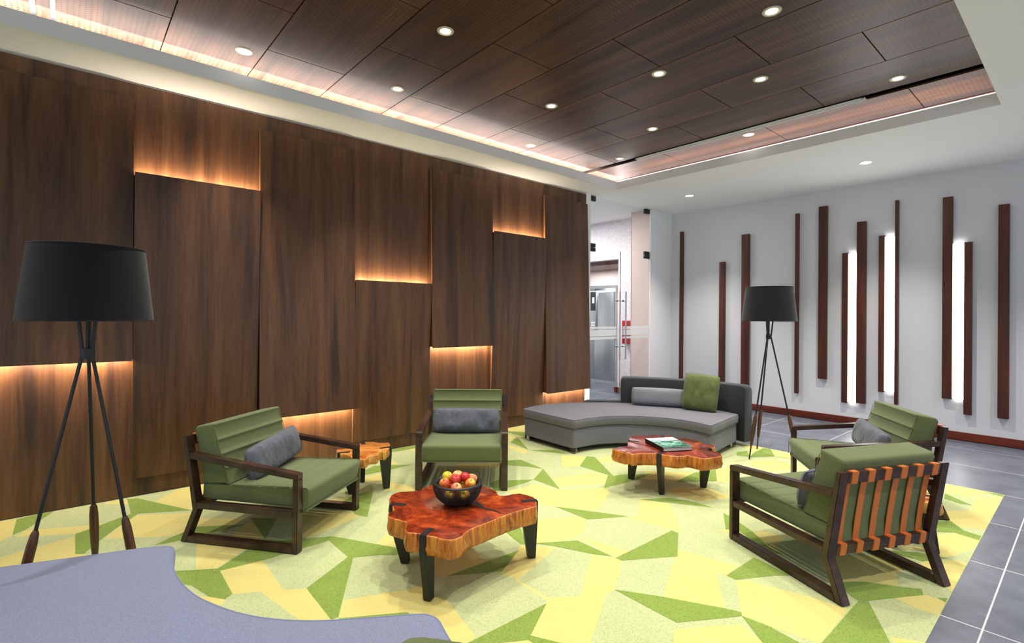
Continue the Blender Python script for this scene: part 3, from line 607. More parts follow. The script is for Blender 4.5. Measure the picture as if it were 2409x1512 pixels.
# ================================================================ battens and light bars on the back wall
BAT = [(-4.615, -4.56, 0.074, 2.812), (-3.926, -3.836, 0.196, 2.255), (-3.576, -3.46, 0.298, 2.648), (-2.816, -2.766, 0.328, 2.859), (-2.518, -2.41, 0.564, 2.91),
       (-2.234, -2.161, 0.278, 2.251), (-2.07, -1.962, 0.291, 2.642), (-1.83, -1.763, 0.466, 2.436), (-1.663, -1.624, 0.327, 2.857), (-1.206, -1.111, 0.463, 2.817),
       (-1.014, -0.941, 0.303, 2.272), (-0.731, -0.637, 0.306, 2.657)]
BLAB = ['thin dark wall batten nearest the glass door corner', 'short reddish wall batten rising behind the green sofa cushion', 'wide wall batten left of the far floor lamp shade', 'thin wall batten right of the far floor lamp shade',
        'wide wall batten with the highest foot, standing clear of the light bars', 'short wall batten left of the leftmost light bar', 'wide wall batten right of the leftmost light bar', 'short wall batten left of the middle light bar',
        'thin tall wall batten right of the middle light bar', 'wide tall wall batten left of the rightmost light bar', 'short wall batten right of the rightmost light bar', 'wide wall batten at the right end of the row']
for (x0, x1, z0, z1), lab in zip(BAT, BLAB):
    mb = MB(); mb.box(0, x1 - x0 - 0.004, -0.05, 0, 0, z1 - z0, bev=0.003)
    o = mb.build('wall_batten', M_BATTEN); o.location = (x0 + 0.002, YB, z0); tag(o, lab, 'wall batten', 'vertical wooden battens on the white wall')
for (x0, x1, z0, z1), lab in zip([(-2.159, -2.072, 0.281, 2.245), (-1.761, -1.665, 0.473, 2.424), (-1.109, -1.016, 0.463, 2.273)],
        ['leftmost glowing light bar between two wall battens', 'middle glowing light bar between a short and a thin batten', 'rightmost glowing light bar between two wall battens']):
    t = thing('light_bar', lab, 'wall light', (x0, YB, z0), 0, 'glowing bars between the battens')
    MB().box(0.0, x1 - x0, -0.012, 0, 0, z1 - z0).build('back_plate', M_WHITE, t)
    MB().box(0.001, x1 - x0 - 0.001, -0.034, -0.012, 0.002, z1 - z0 - 0.002, bev=0.006).build('diffuser', M_GLOW, t)

# ================================================================ armchairs
G = dict(w=.7355, m=.0534, t=.0326, yf=.4135, za=.4615, yr=-.383, yk=-.2991, zk=.199, yt=-.3715, zt=.6415)
def groove(p, q, fr, depth=0.007, wid=0.010, bulge=0.003, sub=5):
    """edge p->q with stitched channels at fractions fr; inward normal is to the left"""
    p, q = Vector(p), Vector(q); d = (q - p); L = d.length; d.normalize(); nrm = Vector((-d.y, d.x))
    out = []; cuts = [0.0] + [f * L for f in fr] + [L]
    for i in range(len(cuts) - 1):
        a, b = cuts[i] + (wid if i else 0), cuts[i + 1] - (wid if i < len(cuts) - 2 else 0)
        for k in range(sub):
            t = k / (sub - 1); s_ = a + (b - a) * t
            out.append(tuple(p + d * s_ - nrm * bulge * math.sin(PI * t)))
        if i < len(cuts) - 2:
            out.append(tuple(p + d * (cuts[i + 1] - wid * 0.3) + nrm * depth)); out.append(tuple(p + d * (cuts[i + 1] + wid * 0.3) + nrm * depth))
    return out
def cushion_stations(h, r=0.02):
    return [(-h, r * 0.9), (-h + r * 0.15, r * 0.45), (-h + r * 0.45, r * 0.15), (-h + r, 0), (-h * 0.5, 0), (0, 0), (h * 0.5, 0), (h - r, 0), (h - r * 0.45, r * 0.15), (h - r * 0.15, r * 0.45), (h, r * 0.9)]
def make_pillow(name, w, h, d, mat, parent=None, seed=0, wr=0.010, n=40, m=26, pinch=0.0):
    mb = MB(); vs = []; fs = []
    for side in (1, -1):
        for j in range(m + 1):
            for i in range(n + 1):
                a = 2 * i / n - 1; b = 2 * j / m - 1
                th = (max(0, 1 - abs(a) ** 4.0) * max(0, 1 - abs(b) ** 3.2)) ** 0.42
                e = 1 - 0.045 * (abs(a) ** 2) * (1 - pinch) * 0.5
                x = a * w / 2 * (1 - 0.02 * b * b); z = b * h / 2 * (1 - 0.045 * (1 - a * a) * -0.4)
                cr = (abs(a) * abs(b)) ** 6; x *= 1 - 0.02 * cr; z *= 1 - 0.05 * cr
                q = Vector((x * 9 + seed, z * 9, side * 1.7 + seed))
                wv = wr * (noise.noise(q * 0.8) * 1.1 + abs(noise.noise(Vector((x * 26 + seed, z * 7, side)))) * 0.9)
                y = side * (th * d / 2 - wv * th)
                vs.append((x, y, z))
    N = (n + 1) * (m + 1)
    for s_ in (0, 1):
        for j in range(m):
            for i in range(n):
                q = [s_ * N + j * (n + 1) + i, s_ * N + j * (n + 1) + i + 1, s_ * N + (j + 1) * (n + 1) + i + 1, s_ * N + (j + 1) * (n + 1) + i]
                fs.append(q if s_ == 1 else q[::-1])
    mb.add(vs, fs)
    o = mb.build(name, mat, parent, 80)
    # seam piping round the edge
    pts = [vs[i] for i in range(0, n + 1)] + [vs[j * (n + 1) + n] for j in range(1, m + 1)] + [vs[m * (n + 1) + i] for i in range(n - 1, -1, -1)] + [vs[j * (n + 1)] for j in range(m - 1, 0, -1)]
    MB().tube(pts, 0.0028, 6, closed=True).build('piping', mat, o, 80)
    return o

def make_armchair(label):
    R_ = thing('armchair', label, 'armchair', (0, 0, 0), 0, 'green armchairs with dark wood frames')
    X0, X1 = 0.3141, 0.3677
    yk, zk, yt, zt = G['yk'], G['zk'], G['yt'], G['zt']
    def postf(z): return -0.262 + (-0.3425 + 0.262) * (z - 0.2) / (zt - 0.2)
    for s_ in (1, -1):
        a, b = (X0, X1) if s_ > 0 else (-X1, -X0)
        MB().prism([(.381, 0), (.4135, 0), (.4135, .4270), (.381, .4300)], a, b, 'x', 0.003).build('leg', M_FRAME, R_)
        MB().prism([(.4135, .4275), (.4135, .4560), (.408, .4620), (postf(.54) - 0.004, .541), (postf(.50) - 0.004, .506)], a, b, 'x', 0.003).build('armrest', M_FRAME, R_)
        MB().prism([(.381, .208), (.381, .2447), (postf(.245) - .004, .2447), (postf(.208) - .004, .208)], a, b, 'x', 0.003).build('seat_rail', M_FRAME, R_)
        MB().prism([(.381, 0), (.381, .038), (-.329, .038), (-.345, 0)], a, b, 'x', 0.003).build('floor_rail', M_FRAME, R_)
        MB().prism([(-.383, 0), (-.345, 0), (-.262, .2), (-.3425, zt), (yt, zt), (yk, zk)], a, b, 'x', 0.003).build('back_post', M_FRAME, R_)
    MB().prism([(-.3705, .640), (-.3430, .640), (-.3325, .583), (-.3600, .583)], -X0, X0, 'x', 0.002).build('top_rail', M_FRAME, R_)
    MB().prism([(-.3085, .258), (-.2760, .258), (-.2660, .203), (-.2985, .203)], -X0, X0, 'x', 0.002).build('lower_rail', M_FRAME, R_)
    for k in range(6):
        xc = -0.272 + 0.1088 * k; mb = MB()
        mb.prism([(-.3745, .644), (-.3400, .644), (-.3285, .581), (-.3630, .579)], xc - .0215, xc + .0215, 'x', 0.0025)
        mb.prism([(-.3125, .262), (-.2730, .262), (-.2620, .201), (-.3025, .199)], xc - .0215, xc + .0215, 'x', 0.0025)
        mb.prism([(-.3330, .600), (-.3290, .600), (-.3090, .50), (-.290, .38), (-.2735, .250), (-.2775, .250), (-.294, .38), (-.313, .50)], xc - .0195, xc + .0195, 'x', 0.0)
        mb.build('strap', M_STRAP, R_)
    # seat cushion: profile (y, z), counter clockwise
    top = groove((.43, .368), (-.09, .347), (.2, .4, .6, .8), 0.004, 0.008, 0.001)
    prof = round_poly([(-.275, .247), (.385, .247), (.385, .228), (.452, .228)], [.0, .0, .0, .014]) + round_poly([(.452, .228), (.452, .368), (.30, .366)], [0, .03, 0], 8)[1:-1] + top[1:] + [(-.275, .34)]
    sc = MB().loft(prof, cushion_stations(.312, .014), 'x').build('seat_cushion', M_GREEN, R_, 35, fix=True)
    front = groove((-.20, .690), (-.092, .352), (.22, .47, .72), 0.006, 0.010, 0.004)
    front = front[::-1]
    prof = [(-.262, .26), (-.258, .342), (-.100, .346)] + front_fix(front) + round_poly([(-.19, .70), (-.205, .716), (-.345, .690), (-.318, .60)], [.0, .036, .026, 0], 7)[1:]
    bc = MB().loft(prof, cushion_stations(.312, .014), 'x').build('back_cushion', M_GREEN, R_, 35, fix=True)
    for s_ in (1, -1):
        x = s_ * 0.3090
        MB().tube([(x, .447, .235), (x, .447, .355), (x * 0.999, .435, .366), (x, .30, .364), (x, .1, .357), (x, -.085, .349)], 0.0022, 6).build('piping', M_GREEN, sc, 80)
        MB().tube([(x, -.097, .355), (x, -.15, .525), (x, -.196, .682), (x, -.215, .706), (x, -.318, .687), (x, -.336, .668), (x, -.318, .60)], 0.0022, 6).build('piping', M_GREEN, bc, 80)
    return R_
def front_fix(fr): return [p for p in fr]
CH = [('green armchair at the left beside the walnut wall, facing right', (-3.5929, 1.0466, 0), -0.9171),
      ('green armchair facing the camera, between the small side table and the curved sofa', (-3.6349, 2.6316, 0), -2.2718),
      ('far green armchair on the right, partly hidden behind the strapped chair back', (-1.1961, 4.6855, 0), 2.2154),
      ('nearest green armchair on the right, showing its tan leather back straps', (-1.0026, 3.3281, 0), 1.1385)]
ch0 = make_armchair(CH[0][0]); ch0.location = CH[0][1]; ch0.rotation_euler = (0, 0, CH[0][2])
for lab, loc, rz in CH[1:]: dup(ch0, loc, rz, lab)
# lumbar cushions lie loose on the chairs
PL = ['grey lumbar cushion on the left armchair', 'wrinkled grey lumbar cushion on the armchair facing the camera', 'dark grey lumbar cushion on the far right armchair', 'dark grey lumbar cushion on the armchair with tan straps']
OFF = [(-0.065, 0.012, 0.10), (0.0, 0.0, 0.0), (0.02, 0.015, -0.10), (0.0, 0.005, 0.0)]
for i, (lab, loc, rz) in enumerate(CH):
    c, s_ = math.cos(rz), math.sin(rz); ox, oy, dr_ = OFF[i]
    lx, ly = ox, -0.065 + oy
    o = make_pillow('lumbar_cushion', 0.585, 0.205, 0.125, M_PILLOW, None, seed=i * 3.3, wr=(0.022 if i == 1 else 0.012))
    o.location = (loc[0] + c * lx - s_ * ly, loc[1] + s_ * lx + c * ly, 0.459)
    o.rotation_euler = (math.radians(14), math.radians((4, 0, -2, 0)[i]), rz + dr_)
    tag(o, PL[i], 'cushion', 'grey lumbar cushions on the armchairs')

# ================================================================ floor lamps
def make_lamp(label, foot_ang):
    L_ = thing('floor_lamp', label, 'floor lamp', (0, 0, 0), 0, 'black tripod floor lamps')
    for k in range(3):
        t = foot_ang - k * 2 * PI / 3; d = Vector((math.cos(t), math.sin(t), 0))
        def P(z, rf=0.272, rh=0.020): 
            if z > 1.2: return d * (rh + (z - 1.2) * 0.10) + Vector((0, 0, z))
            return d * (rf + (rh - rf) * z / 1.2) + Vector((0, 0, z))
        leg = MB().tube([P(0.0), P(0.005), P(0.15)], [0.0055, 0.007, 0.0055], 10).tube([P(0.43), P(0.8), P(1.2), P(1.42)], 0.0075, 10).build('leg', M_BLACK, L_)
        MB().tube([P(0.125), P(0.14), P(0.22), P(0.30), P(0.38), P(0.42), P(0.435)], [0.008, 0.012, 0.0175, 0.0195, 0.0185, 0.015, 0.009], 16).build('wooden_foot', M_LAMPWOOD, leg)
    MB().lathe([(0.0001, 1.175), (0.027, 1.175), (0.027, 1.225), (0.0001, 1.225)], 24).build('hub', M_BLACK, L_, fix=True)
    mb = MB(); mb.lathe([(0.2545, 1.357), (0.217, 1.698)], 72); mb.lathe([(0.2525, 1.357), (0.215, 1.698)], 72, mi=1)
    mb.lathe([(0.2545, 1.357), (0.2525, 1.357)], 72); mb.lathe([(0.217, 1.698), (0.215, 1.698)], 72)
    sh = mb.build('lamp_shade', [M_SHADE, M_LINER], L_, 60)
    MB().tube([(0.2535 * math.cos(2 * PI * k / 64), 0.2535 * math.sin(2 * PI * k / 64), 1.358) for k in range(64)], 0.003, 6, closed=True).build('shade_rim', M_SHADE, sh, 80)
    MB().tube([(0.2165 * math.cos(2 * PI * k / 64), 0.2165 * math.sin(2 * PI * k / 64), 1.697) for k in range(64)], 0.003, 6, closed=True).build('shade_rim', M_SHADE, sh, 80)
    mb = MB()
    for k in range(3):
        t = foot_ang - k * 2 * PI / 3; mb.tube([(0, 0, 1.42), (0.225 * math.cos(t), 0.225 * math.sin(t), 1.62)], 0.003, 6)
    mb.tube([(0, 0, 1.21), (0, 0, 1.45)], 0.008, 8); mb.build('shade_carrier', M_BLACK, L_)
    return L_
lp = make_lamp('near black tripod floor lamp in front of the walnut wall at the left', 5.0552); lp.location = (-3.1203, 0.0668, 0)
dup(lp, (-2.1784, 5.3214, 0), 4.4484 - 5.0552, 'far black tripod floor lamp in front of the battens, beside the curved sofa')

# ================================================================ curved sofas
SC = Vector((-2.954, 4.263))
def rel(P): return [(p[0] - SC.x, p[1] - SC.y) for p in P]
cushion_out = [(-3.452, 3.837), (-3.72, 3.835), (-4.00, 3.845), (-4.245, 3.854), (-4.30, 4.08), (-4.275, 4.32), (-4.19, 4.567), (-3.935, 4.936), (-3.62, 5.20), (-3.20, 5.42), (-2.82, 5.52), (-2.545, 5.475),
               (-2.515, 5.20), (-2.480, 4.93), (-2.452, 4.689), (-2.62, 4.725), (-2.84, 4.715), (-3.09, 4.60), (-3.27, 4.44), (-3.385, 4.25), (-3.44, 4.05)]
def soft(P, corners, k=4):
    """catmull between sharp corners"""
    n = len(P); idx = sorted(corners); out = []
    for a in range(len(idx)):
        i0, i1 = idx[a], idx[(a + 1) % len(idx)]
        seg = [P[(i0 + j) % n] for j in range(((i1 - i0) % n) + 1)]
        out += catmull(seg, k, closed=False)[:-1]
    return out
def SEAT(root): return [o for o in bpy.data.objects if o.parent is root and o.name.startswith('seat_cushion')][0]
def make_sofa(label, outline, corners, bpath, legs, lowpath=None, cloth=None):
    cloth = cloth or M_SOFA
    S_ = thing('curved_sofa', label, 'sofa', (0, 0, 0), 0, 'grey curved sofas')
    P = soft(rel(outline), corners)
    P = round_corners(P)
    MB().loft(P, [(0.250, 0.018), (0.256, 0.006), (0.268, 0.0), (0.315, -0.003), (0.332, 0.0), (0.340, 0.004), (0.344, 0.012)], 'z').build('seat_cushion', cloth, S_, 50, fix=True)
    MB().tube([(p[0], p[1], 0.3405) for p in inset(P, 0.004)], 0.0032, 6, closed=True).build('piping', cloth, SEAT(S_), 80)
    Bs = inset(P, 0.018)
    MB().loft(Bs, [(0.050, 0.008), (0.056, 0.0), (0.236, 0.0), (0.246, 0.006)], 'z').build('base', cloth, S_, 50, fix=True)
    Kn = inset(P, 0.022)
    for q in legs:
        x, y = q[0] - SC.x, q[1] - SC.y
        MB().box(x - .02, x + .02, y - .02, y + .02, 0.0, 0.052, bev=0.002).build('leg', M_STEEL, S_)
    MB().loft(inset(inset(P, 0.06), 0.04), [(0.012, 0.0), (0.051, 0.0)], 'z').build('plinth', M_BLACK, S_, 50, fix=True)
    # backrest follows the rear edge at the right-hand half
    path = rel(bpath)
    path = catmull(path, 5, closed=False)
    def wall(mb, path, th, z0, z1, r, endr):
        m = len(path); vs = []; ns = []
        L = [0]
        for i in range(1, m): L.append(L[-1] + (Vector(path[i]) - Vector(path[i - 1])).length)
        for i, p in enumerate(path):
            a = Vector(path[max(0, i - 1)]); c = Vector(path[min(m - 1, i + 1)]); d = (c - a).normalized(); nn = Vector((-d.y, d.x))
            e = min(L[i], L[-1] - L[i]); top = z1 - (endr - math.sqrt(max(0, endr ** 2 - max(0, endr - e) ** 2))) if e < endr else z1
            prof = [(0.008, z0), (0, z0 + 0.01), (0, top - r), (r * 0.3, top - r * 0.3), (r, top), (th - r, top), (th - r * 0.3, top - r * 0.3), (th, top - r), (th, z0 + 0.01), (th - 0.008, z0)]
            P2 = Vector(p)
            for q in prof: w = P2 + nn * q[0]; vs.append((w.x, w.y, q[1]))
        k = 10; fs = []
        for i in range(m - 1):
            for j in range(k): fs.append([i * k + j, i * k + (j + 1) % k, (i + 1) * k + (j + 1) % k, (i + 1) * k + j])
        fs += [list(range(k)), [(m - 1) * k + j for j in range(k)][::-1]]
        mb.add(vs, fs); return mb
    # dense stations near the ends so they round off
    def dense(path, endr):
        out = []
        for i in range(len(path) - 1):
            for t in (0, .25, .5, .75): out.append(tuple(Vector(path[i]).lerp(Vector(path[i + 1]), t)))
        out.append(path[-1]); return out
    wall(MB(), dense(path, .05), 0.13, 0.045, 0.655, 0.022, 0.05).build('backrest', M_SOFABACK, S_, 50, fix=True)
    if lowpath:
        low = catmull(rel(lowpath), 5, closed=False)
        wall(MB(), low, 0.08, 0.05, 0.362, 0.012, 0.012).build('back_frame', M_SOFABACK, S_, 50, fix=True)
    return S_
def inset(P, d):
    n = len(P); out = []
    ar = sum(P[i][0] * P[(i + 1) % n][1] - P[(i + 1) % n][0] * P[i][1] for i in range(n)); sg = 1 if ar > 0 else -1
    for i in range(n):
        a, c = Vector(P[i - 1]), Vector(P[(i + 1) % n]); t = (c - a).normalized(); out.append(tuple(Vector(P[i]) + Vector((-t.y, t.x)) * d * sg))
    return out
def round_corners(P, r=0.04):
    n = len(P); V = [Vector(p) for p in P]
    cor = [i for i in range(n) if math.degrees((V[i - 1] - V[i]).angle(V[(i + 1) % n] - V[i])) < 150]
    out = []
    for i in range(n):
        if i in cor:
            a = i; c = i
            while (V[(a - 1) % n] - V[i]).length < r: a -= 1
            while (V[(c + 1) % n] - V[i]).length < r: c += 1
            A = V[i] + (V[(a - 1) % n] - V[i]).normalized() * r; C = V[i] + (V[(c + 1) % n] - V[i]).normalized() * r
            for k in range(6):
                t = k / 5; out.append(tuple((1 - t) ** 2 * A + 2 * t * (1 - t) * V[i] + t * t * C))
        elif any((V[i] - V[k]).length < r * 1.05 for k in cor): continue
        else: out.append(tuple(V[i]))
    return out
BP = [(-3.80, 5.065), (-3.62, 5.215), (-3.42, 5.335), (-3.20, 5.43), (-3.00, 5.495), (-2.82, 5.53), (-2.66, 5.53), (-2.50, 5.505)]
so = make_sofa('far grey curved sofa with a charcoal backrest, in front of the glass door', cushion_out, [0, 3, 11, 14], BP,
               ((-3.50, 3.895), (-4.18, 3.90), (-2.55, 4.82), (-2.60, 5.38)), [(-4.10, 4.76), (-3.95, 4.945), (-3.80, 5.085)]); so.location = (SC.x, SC.y, 0)
SC0 = SC.copy(); R2 = Matrix.Rotation(math.radians(166.3), 2); NC = Vector((-2.120, 0.662))
near_out = [(-2.735, 0.372), (-2.58, 0.343), (-2.439, 0.338), (-2.303, 0.350), (-2.160, 0.384), (-1.992, 0.459), (-1.863, 0.550), (-1.751, 0.670), (-1.640, 0.837), (-1.560, 0.955), (-1.515, 0.985),
            (-1.372, 0.945), (-1.10, 0.885), (-0.74, 0.80), (-0.72, 0.50), (-0.86, 0.16), (-1.10, -0.12), (-1.45, -0.36), (-1.90, -0.52), (-2.40, -0.58), (-2.80, -0.52), (-3.02, -0.40), (-2.965, -0.207), (-2.872, 0.060), (-2.800, 0.270)]
nb = [tuple(R2 @ (Vector(p) - SC0) + NC) for p in BP]
SC = NC
so2 = make_sofa('near grey curved sofa seat in the bottom left corner', near_out, [0, 10, 13, 21], nb, ((-2.70, 0.29), (-2.92, -0.32), (-1.52, 0.90), (-0.84, 0.72)), cloth=M_SOFA2)
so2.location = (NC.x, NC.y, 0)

o = make_pillow('bolster_cushion', 0.60, 0.20, 0.12, M_PILLOW2, None, seed=21, wr=0.004); o.location = (-3.385, 5.215, 0.452)
o.rotation_euler = (math.radians(-12), 0, math.radians(30)); tag(o, 'long light grey cushion leaning on the far sofa backrest', 'cushion')
o = make_pillow('square_cushion', 0.385, 0.40, 0.15, M_GREENP, None, seed=33, wr=0.016, n=34, m=34); o.location = (-2.93, 5.36, 0.545)
o.rotation_euler = (math.radians(-14), math.radians(3), math.radians(13)); tag(o, 'square moss green cushion leaning on the far sofa backrest', 'cushion')
o = make_pillow('square_cushion', 0.385, 0.40, 0.15, M_GREENP, None, seed=35, wr=0.008, n=34, m=34); o.location = (-1.075, 0.722, 0.42)
o.rotation_euler = (math.radians(88), math.radians(3), math.radians(40)); tag(o, 'green cushion lying on the near sofa at the bottom picture edge', 'cushion')

# ================================================================ live-edge tables
def jag(P, amp, seed, k=5):
    Q = catmull(P, k); n = len(Q); out = []
    for i, p in enumerate(Q):
        a, c = Vector(Q[i - 1]), Vector(Q[(i + 1) % n]); t = (c - a).normalized() if (c - a).length > 1e-6 else Vector((1, 0))
        w = noise.noise(Vector((p[0] * 30 + seed, p[1] * 30, seed))) * amp
        out.append((p[0] + t.y * w, p[1] - t.x * w))
    return out
def make_table(name, label, cat, outline, legs, ztop, thick, mtop, mside, seed, group):
    cx = sum(p[0] for p in outline) / len(outline); cy = sum(p[1] for p in outline) / len(outline)
    T_ = thing(name, label, cat, (cx, cy, 0), 0, group)
    P = jag([(p[0] - cx, p[1] - cy) for p in outline], 0.007, seed)
    zb = ztop - thick
    st = [(zb, 0.012), (zb + 0.004, 0.005), (zb + thick * 0.35, -0.004), (zb + thick * 0.7, 0.002), (ztop - 0.006, 0.001), (ztop - 0.0015, 0.0035), (ztop, 0.007)]
    mb = MB().loft(P, st, 'z', mi=1, cap_mi=0)
    mb.build('tabletop', [mtop, mside], T_, 50, fix=True)
    for (fx, fy), (nx, ny) in legs:
        n_ = Vector((nx - cx, ny - cy)); d = n_.normalized()
        # outward edge of the slab along the direction
        best = 0.0
        for i in range(len(P)):
            a, b = Vector(P[i - 1]), Vector(P[i]); e = b - a; den = d.x * e.y - d.y * e.x
            if abs(den) < 1e-9: continue
            t = (a.x * e.y - a.y * e.x) / den; s_ = (a.x * d.y - a.y * d.x) / den
            if t > 0 and -1e-6 <= s_ <= 1 + 1e-6: best = max(best, t)
        n_ = d * (best - 0.040)
        f_ = Vector((fx - cx, fy - cy)); tg = Vector((-d.y, d.x)) * 0.0185
        def q(c, din, dout, z): return [(*(c - d * din + tg), z), (*(c + d * dout + tg), z), (*(c + d * dout - tg), z), (*(c - d * din - tg), z)]
        mb = MB(); mb.hexa(q(n_, 0.045, 0.048, zb - 0.002), q(n_, 0.045, 0.048, ztop + 0.0015), bev=0.0015)
        mb.hexa(q(f_, 0.022, 0.022, 0.0), q(n_, 0.044, 0.0475, zb + 0.004), bev=0.0015)
        mb.build('leg', M_BLACK, T_)
    return T_, (cx, cy)
T1 = [[-2.69,1.405],[-2.591,1.37],[-2.516,1.335],[-2.5,1.303],[-2.439,1.277],[-2.344,1.311],[-2.319,1.31],[-2.255,1.267],[-2.217,1.256],[-2.141,1.306],[-2.065,1.338],[-2.012,1.366],[-2.002,1.420],[-2.035,1.49],[-2.048,1.548],[-2.056,1.657],[-2.067,1.741],[-2.07,1.872],[-2.059,1.939],[-2.056,1.978],[-2.109,2.032],[-2.172,2.07],[-2.256,2.059],[-2.286,2.023],[-2.316,1.937],[-2.396,1.967],[-2.501,1.964],[-2.567,1.94],[-2.643,1.825],[-2.73,1.742],[-2.73,1.673],[-2.705,1.614],[-2.748,1.52],[-2.753,1.47]]
T2 = [[-2.554,3.294],[-2.568,3.351],[-2.562,3.422],[-2.54,3.474],[-2.616,3.579],[-2.613,3.61],[-2.683,3.692],[-2.714,3.756],[-2.706,3.812],[-2.68,3.89],[-2.634,3.916],[-2.619,3.98],[-2.564,4.032],[-2.5,4.052],[-2.443,4.033],[-2.393,4.08],[-2.307,4.099],[-2.234,4.078],[-2.158,4.022],[-2.123,4.066],[-2.078,4.03],[-2.051,3.987],[-2.07,3.914],[-2.046,3.87],[-1.97,3.869],[-1.913,3.823],[-1.891,3.783],[-1.911,3.693],[-1.947,3.607],[-2.004,3.6],[-2.064,3.594],[-2.079,3.548],[-2.114,3.499],[-2.183,3.47],[-2.241,3.455],[-2.32,3.369],[-2.366,3.29],[-2.396,3.311],[-2.425,3.286],[-2.486,3.282]]
T3 = [[-3.884,1.579],[-3.922,1.611],[-3.902,1.718],[-4.013,1.84],[-3.96,1.928],[-3.901,1.956],[-3.857,2.01],[-3.775,1.979],[-3.696,1.93],[-3.627,1.855],[-3.652,1.825],[-3.574,1.769],[-3.589,1.714],[-3.521,1.656],[-3.544,1.626],[-3.626,1.597],[-3.744,1.598],[-3.786,1.566]]
t1, c1 = make_table('coffee_table', 'live edge red burl coffee table holding the fruit bowl', 'coffee table', T1, [((-2.156, 1.347), (-2.154, 1.325)), ((-2.558, 1.443), (-2.540, 1.436)), ((-2.150, 2.030), (-2.149, 2.005))], 0.33, 0.10, M_BURL, M_BARK, 1.0, 'live edge coffee tables')
t2, c2 = make_table('coffee_table', 'live edge red burl coffee table holding the book', 'coffee table', T2, [((-2.253, 3.536), (-2.245, 3.500)), ((-2.634, 3.663), (-2.600, 3.645)), ((-2.125, 3.939), (-2.118, 3.89)), ((-2.56, 4.02), (-2.545, 3.995))], 0.33, 0.095, M_BURL, M_BARK, 7.0, 'live edge coffee tables')
t3, c3 = make_table('side_table', 'small honey coloured live edge side table between the left and middle armchairs', 'side table', T3, [((-3.752, 1.937), (-3.735, 1.905)), ((-4.022, 1.855), (-3.955, 1.83)), ((-3.808, 1.67), (-3.80, 1.62))], 0.33, 0.07, M_BURL2, M_BARK2, 3.0, 'small live edge side tables')
T4 = [[(p[0] + 3.74) * 0.72 - 0.745, (p[1] - 1.78) * 0.72 + 3.905] for p in T3]
t4, c4 = make_table('side_table', 'small side table mostly hidden behind the strapped armchair', 'side table', T4, [((-0.74, 4.02), (-0.74, 4.00)), ((-0.64, 3.93), (-0.655, 3.92)), ((-0.83, 3.83), (-0.82, 3.84))], 0.33, 0.07, M_BURL2, M_BARK2, 5.0, 'small live edge side tables')
# dark resin crack in the near table top
def crack(parent, c, pts, ws, mat, z=0.3308):
    mb = MB(); L = []; R_ = []
    for i, p in enumerate(pts):
        a = Vector(pts[max(0, i - 1)]); b = Vector(pts[min(len(pts) - 1, i + 1)]); d = (b - a).normalized(); nn = Vector((-d.y, d.x)) * ws[i]
        L.append(Vector(p) + nn); R_.append(Vector(p) - nn)
    vs = [(p.x - c[0], p.y - c[1], z) for p in L] + [(p.x - c[0], p.y - c[1], z) for p in R_]; m = len(pts)
    for i in range(m - 1): mb.add([vs[i], vs[i + 1], vs[m + i + 1], vs[m + i]], [[0, 3, 2, 1]])
    return mb.build('resin_crack', mat, parent, 0)
M_RESIN = plain('black_resin', srgb(34, 30, 32), 0.35)
M_CRACK = plain('dark_crack', srgb(60, 18, 10), 0.6)
crack(t1, c1, [(-2.55, 1.80), (-2.49, 1.79), (-2.43, 1.765), (-2.375, 1.735), (-2.33, 1.745), (-2.28, 1.745), (-2.22, 1.735), (-2.16, 1.76), (-2.10, 1.765)], [.002, .006, .010, .022, .026, .014, .009, .008, .003], M_RESIN)
crack(t1, c1, [(-2.33, 1.73), (-2.30, 1.66), (-2.28, 1.58), (-2.24, 1.50), (-2.22, 1.44)], [.010, .003, .0025, .002, .001], M_CRACK, 0.3306)
crack(t2, c2, [(-2.60, 3.60), (-2.52, 3.62), (-2.44, 3.60), (-2.34, 3.56), (-2.26, 3.50)], [.003, .004, .003, .003, .001], M_CRACK, 0.3306)
crack(t2, c2, [(-2.05, 3.89), (-2.13, 3.86), (-2.2, 3.80)], [.005, .003, .001], M_CRACK, 0.3306)
crack(t2, c2, [(-2.38, 3.31), (-2.38, 3.37), (-2.35, 3.43)], [.005, .003, .001], M_CRACK, 0.3306)

# ================================================================ book
bk = [(-2.491, 3.670), (-2.397, 3.906), (-2.131, 3.760), (-2.228, 3.526)]
bc_ = Vector((sum(p[0] for p in bk) / 4, sum(p[1] for p in bk) / 4))
e1 = Vector(bk[2]) - Vector(bk[1]); ang = math.atan2(e1.y, e1.x)
# long side runs along the spine
bw, bl = 0.252, 0.300
book = thing('book', 'large hardcover book with a green landscape cover on the far coffee table', 'book', (bc_.x, bc_.y, 0.3325), ang)
n = NT('landscape_cover'); tc = n.add('ShaderNodeTexCoord'); sp = n.add('ShaderNodeSeparateXYZ'); n.link(tc.outputs['Object'], sp.inputs[0])
g_ = n.math('ADD', n.math('MULTIPLY', sp.outputs[0], -3.2), 0.5)
v = n.coord('Object', (2.2, 1, 1)); a = n.noise(v, 18, 6, 0.7, 0.8); b = n.noise(v, 60, 4, 0.7)
land = n.ramp(a, [(0.35, srgb(14, 52, 44)), (0.5, srgb(48, 116, 86)), (0.62, srgb(160, 208, 190))])
sky = n.ramp(b, [(0.3, srgb(170, 190, 196)), (0.7, srgb(222, 228, 230))])
n.col(n.mix(n.ramp(n.math('ADD', g_, n.math('MULTIPLY', n.math('SUBTRACT', a, 0.5), 0.5)), [(0.58, (0, 0, 0, 1)), (0.78, (1, 1, 1, 1))]), land, sky)); n.set(0.25)
M_COVER = n.m
M_PAGES = plain('book_pages', srgb(206, 204, 198), 0.8)
hx, hy = 0.152, 0.126
MB().box(-hx, hx, -hy, hy, 0.030, 0.034, bev=0.0008).build('front_cover', M_COVER, book, 0)
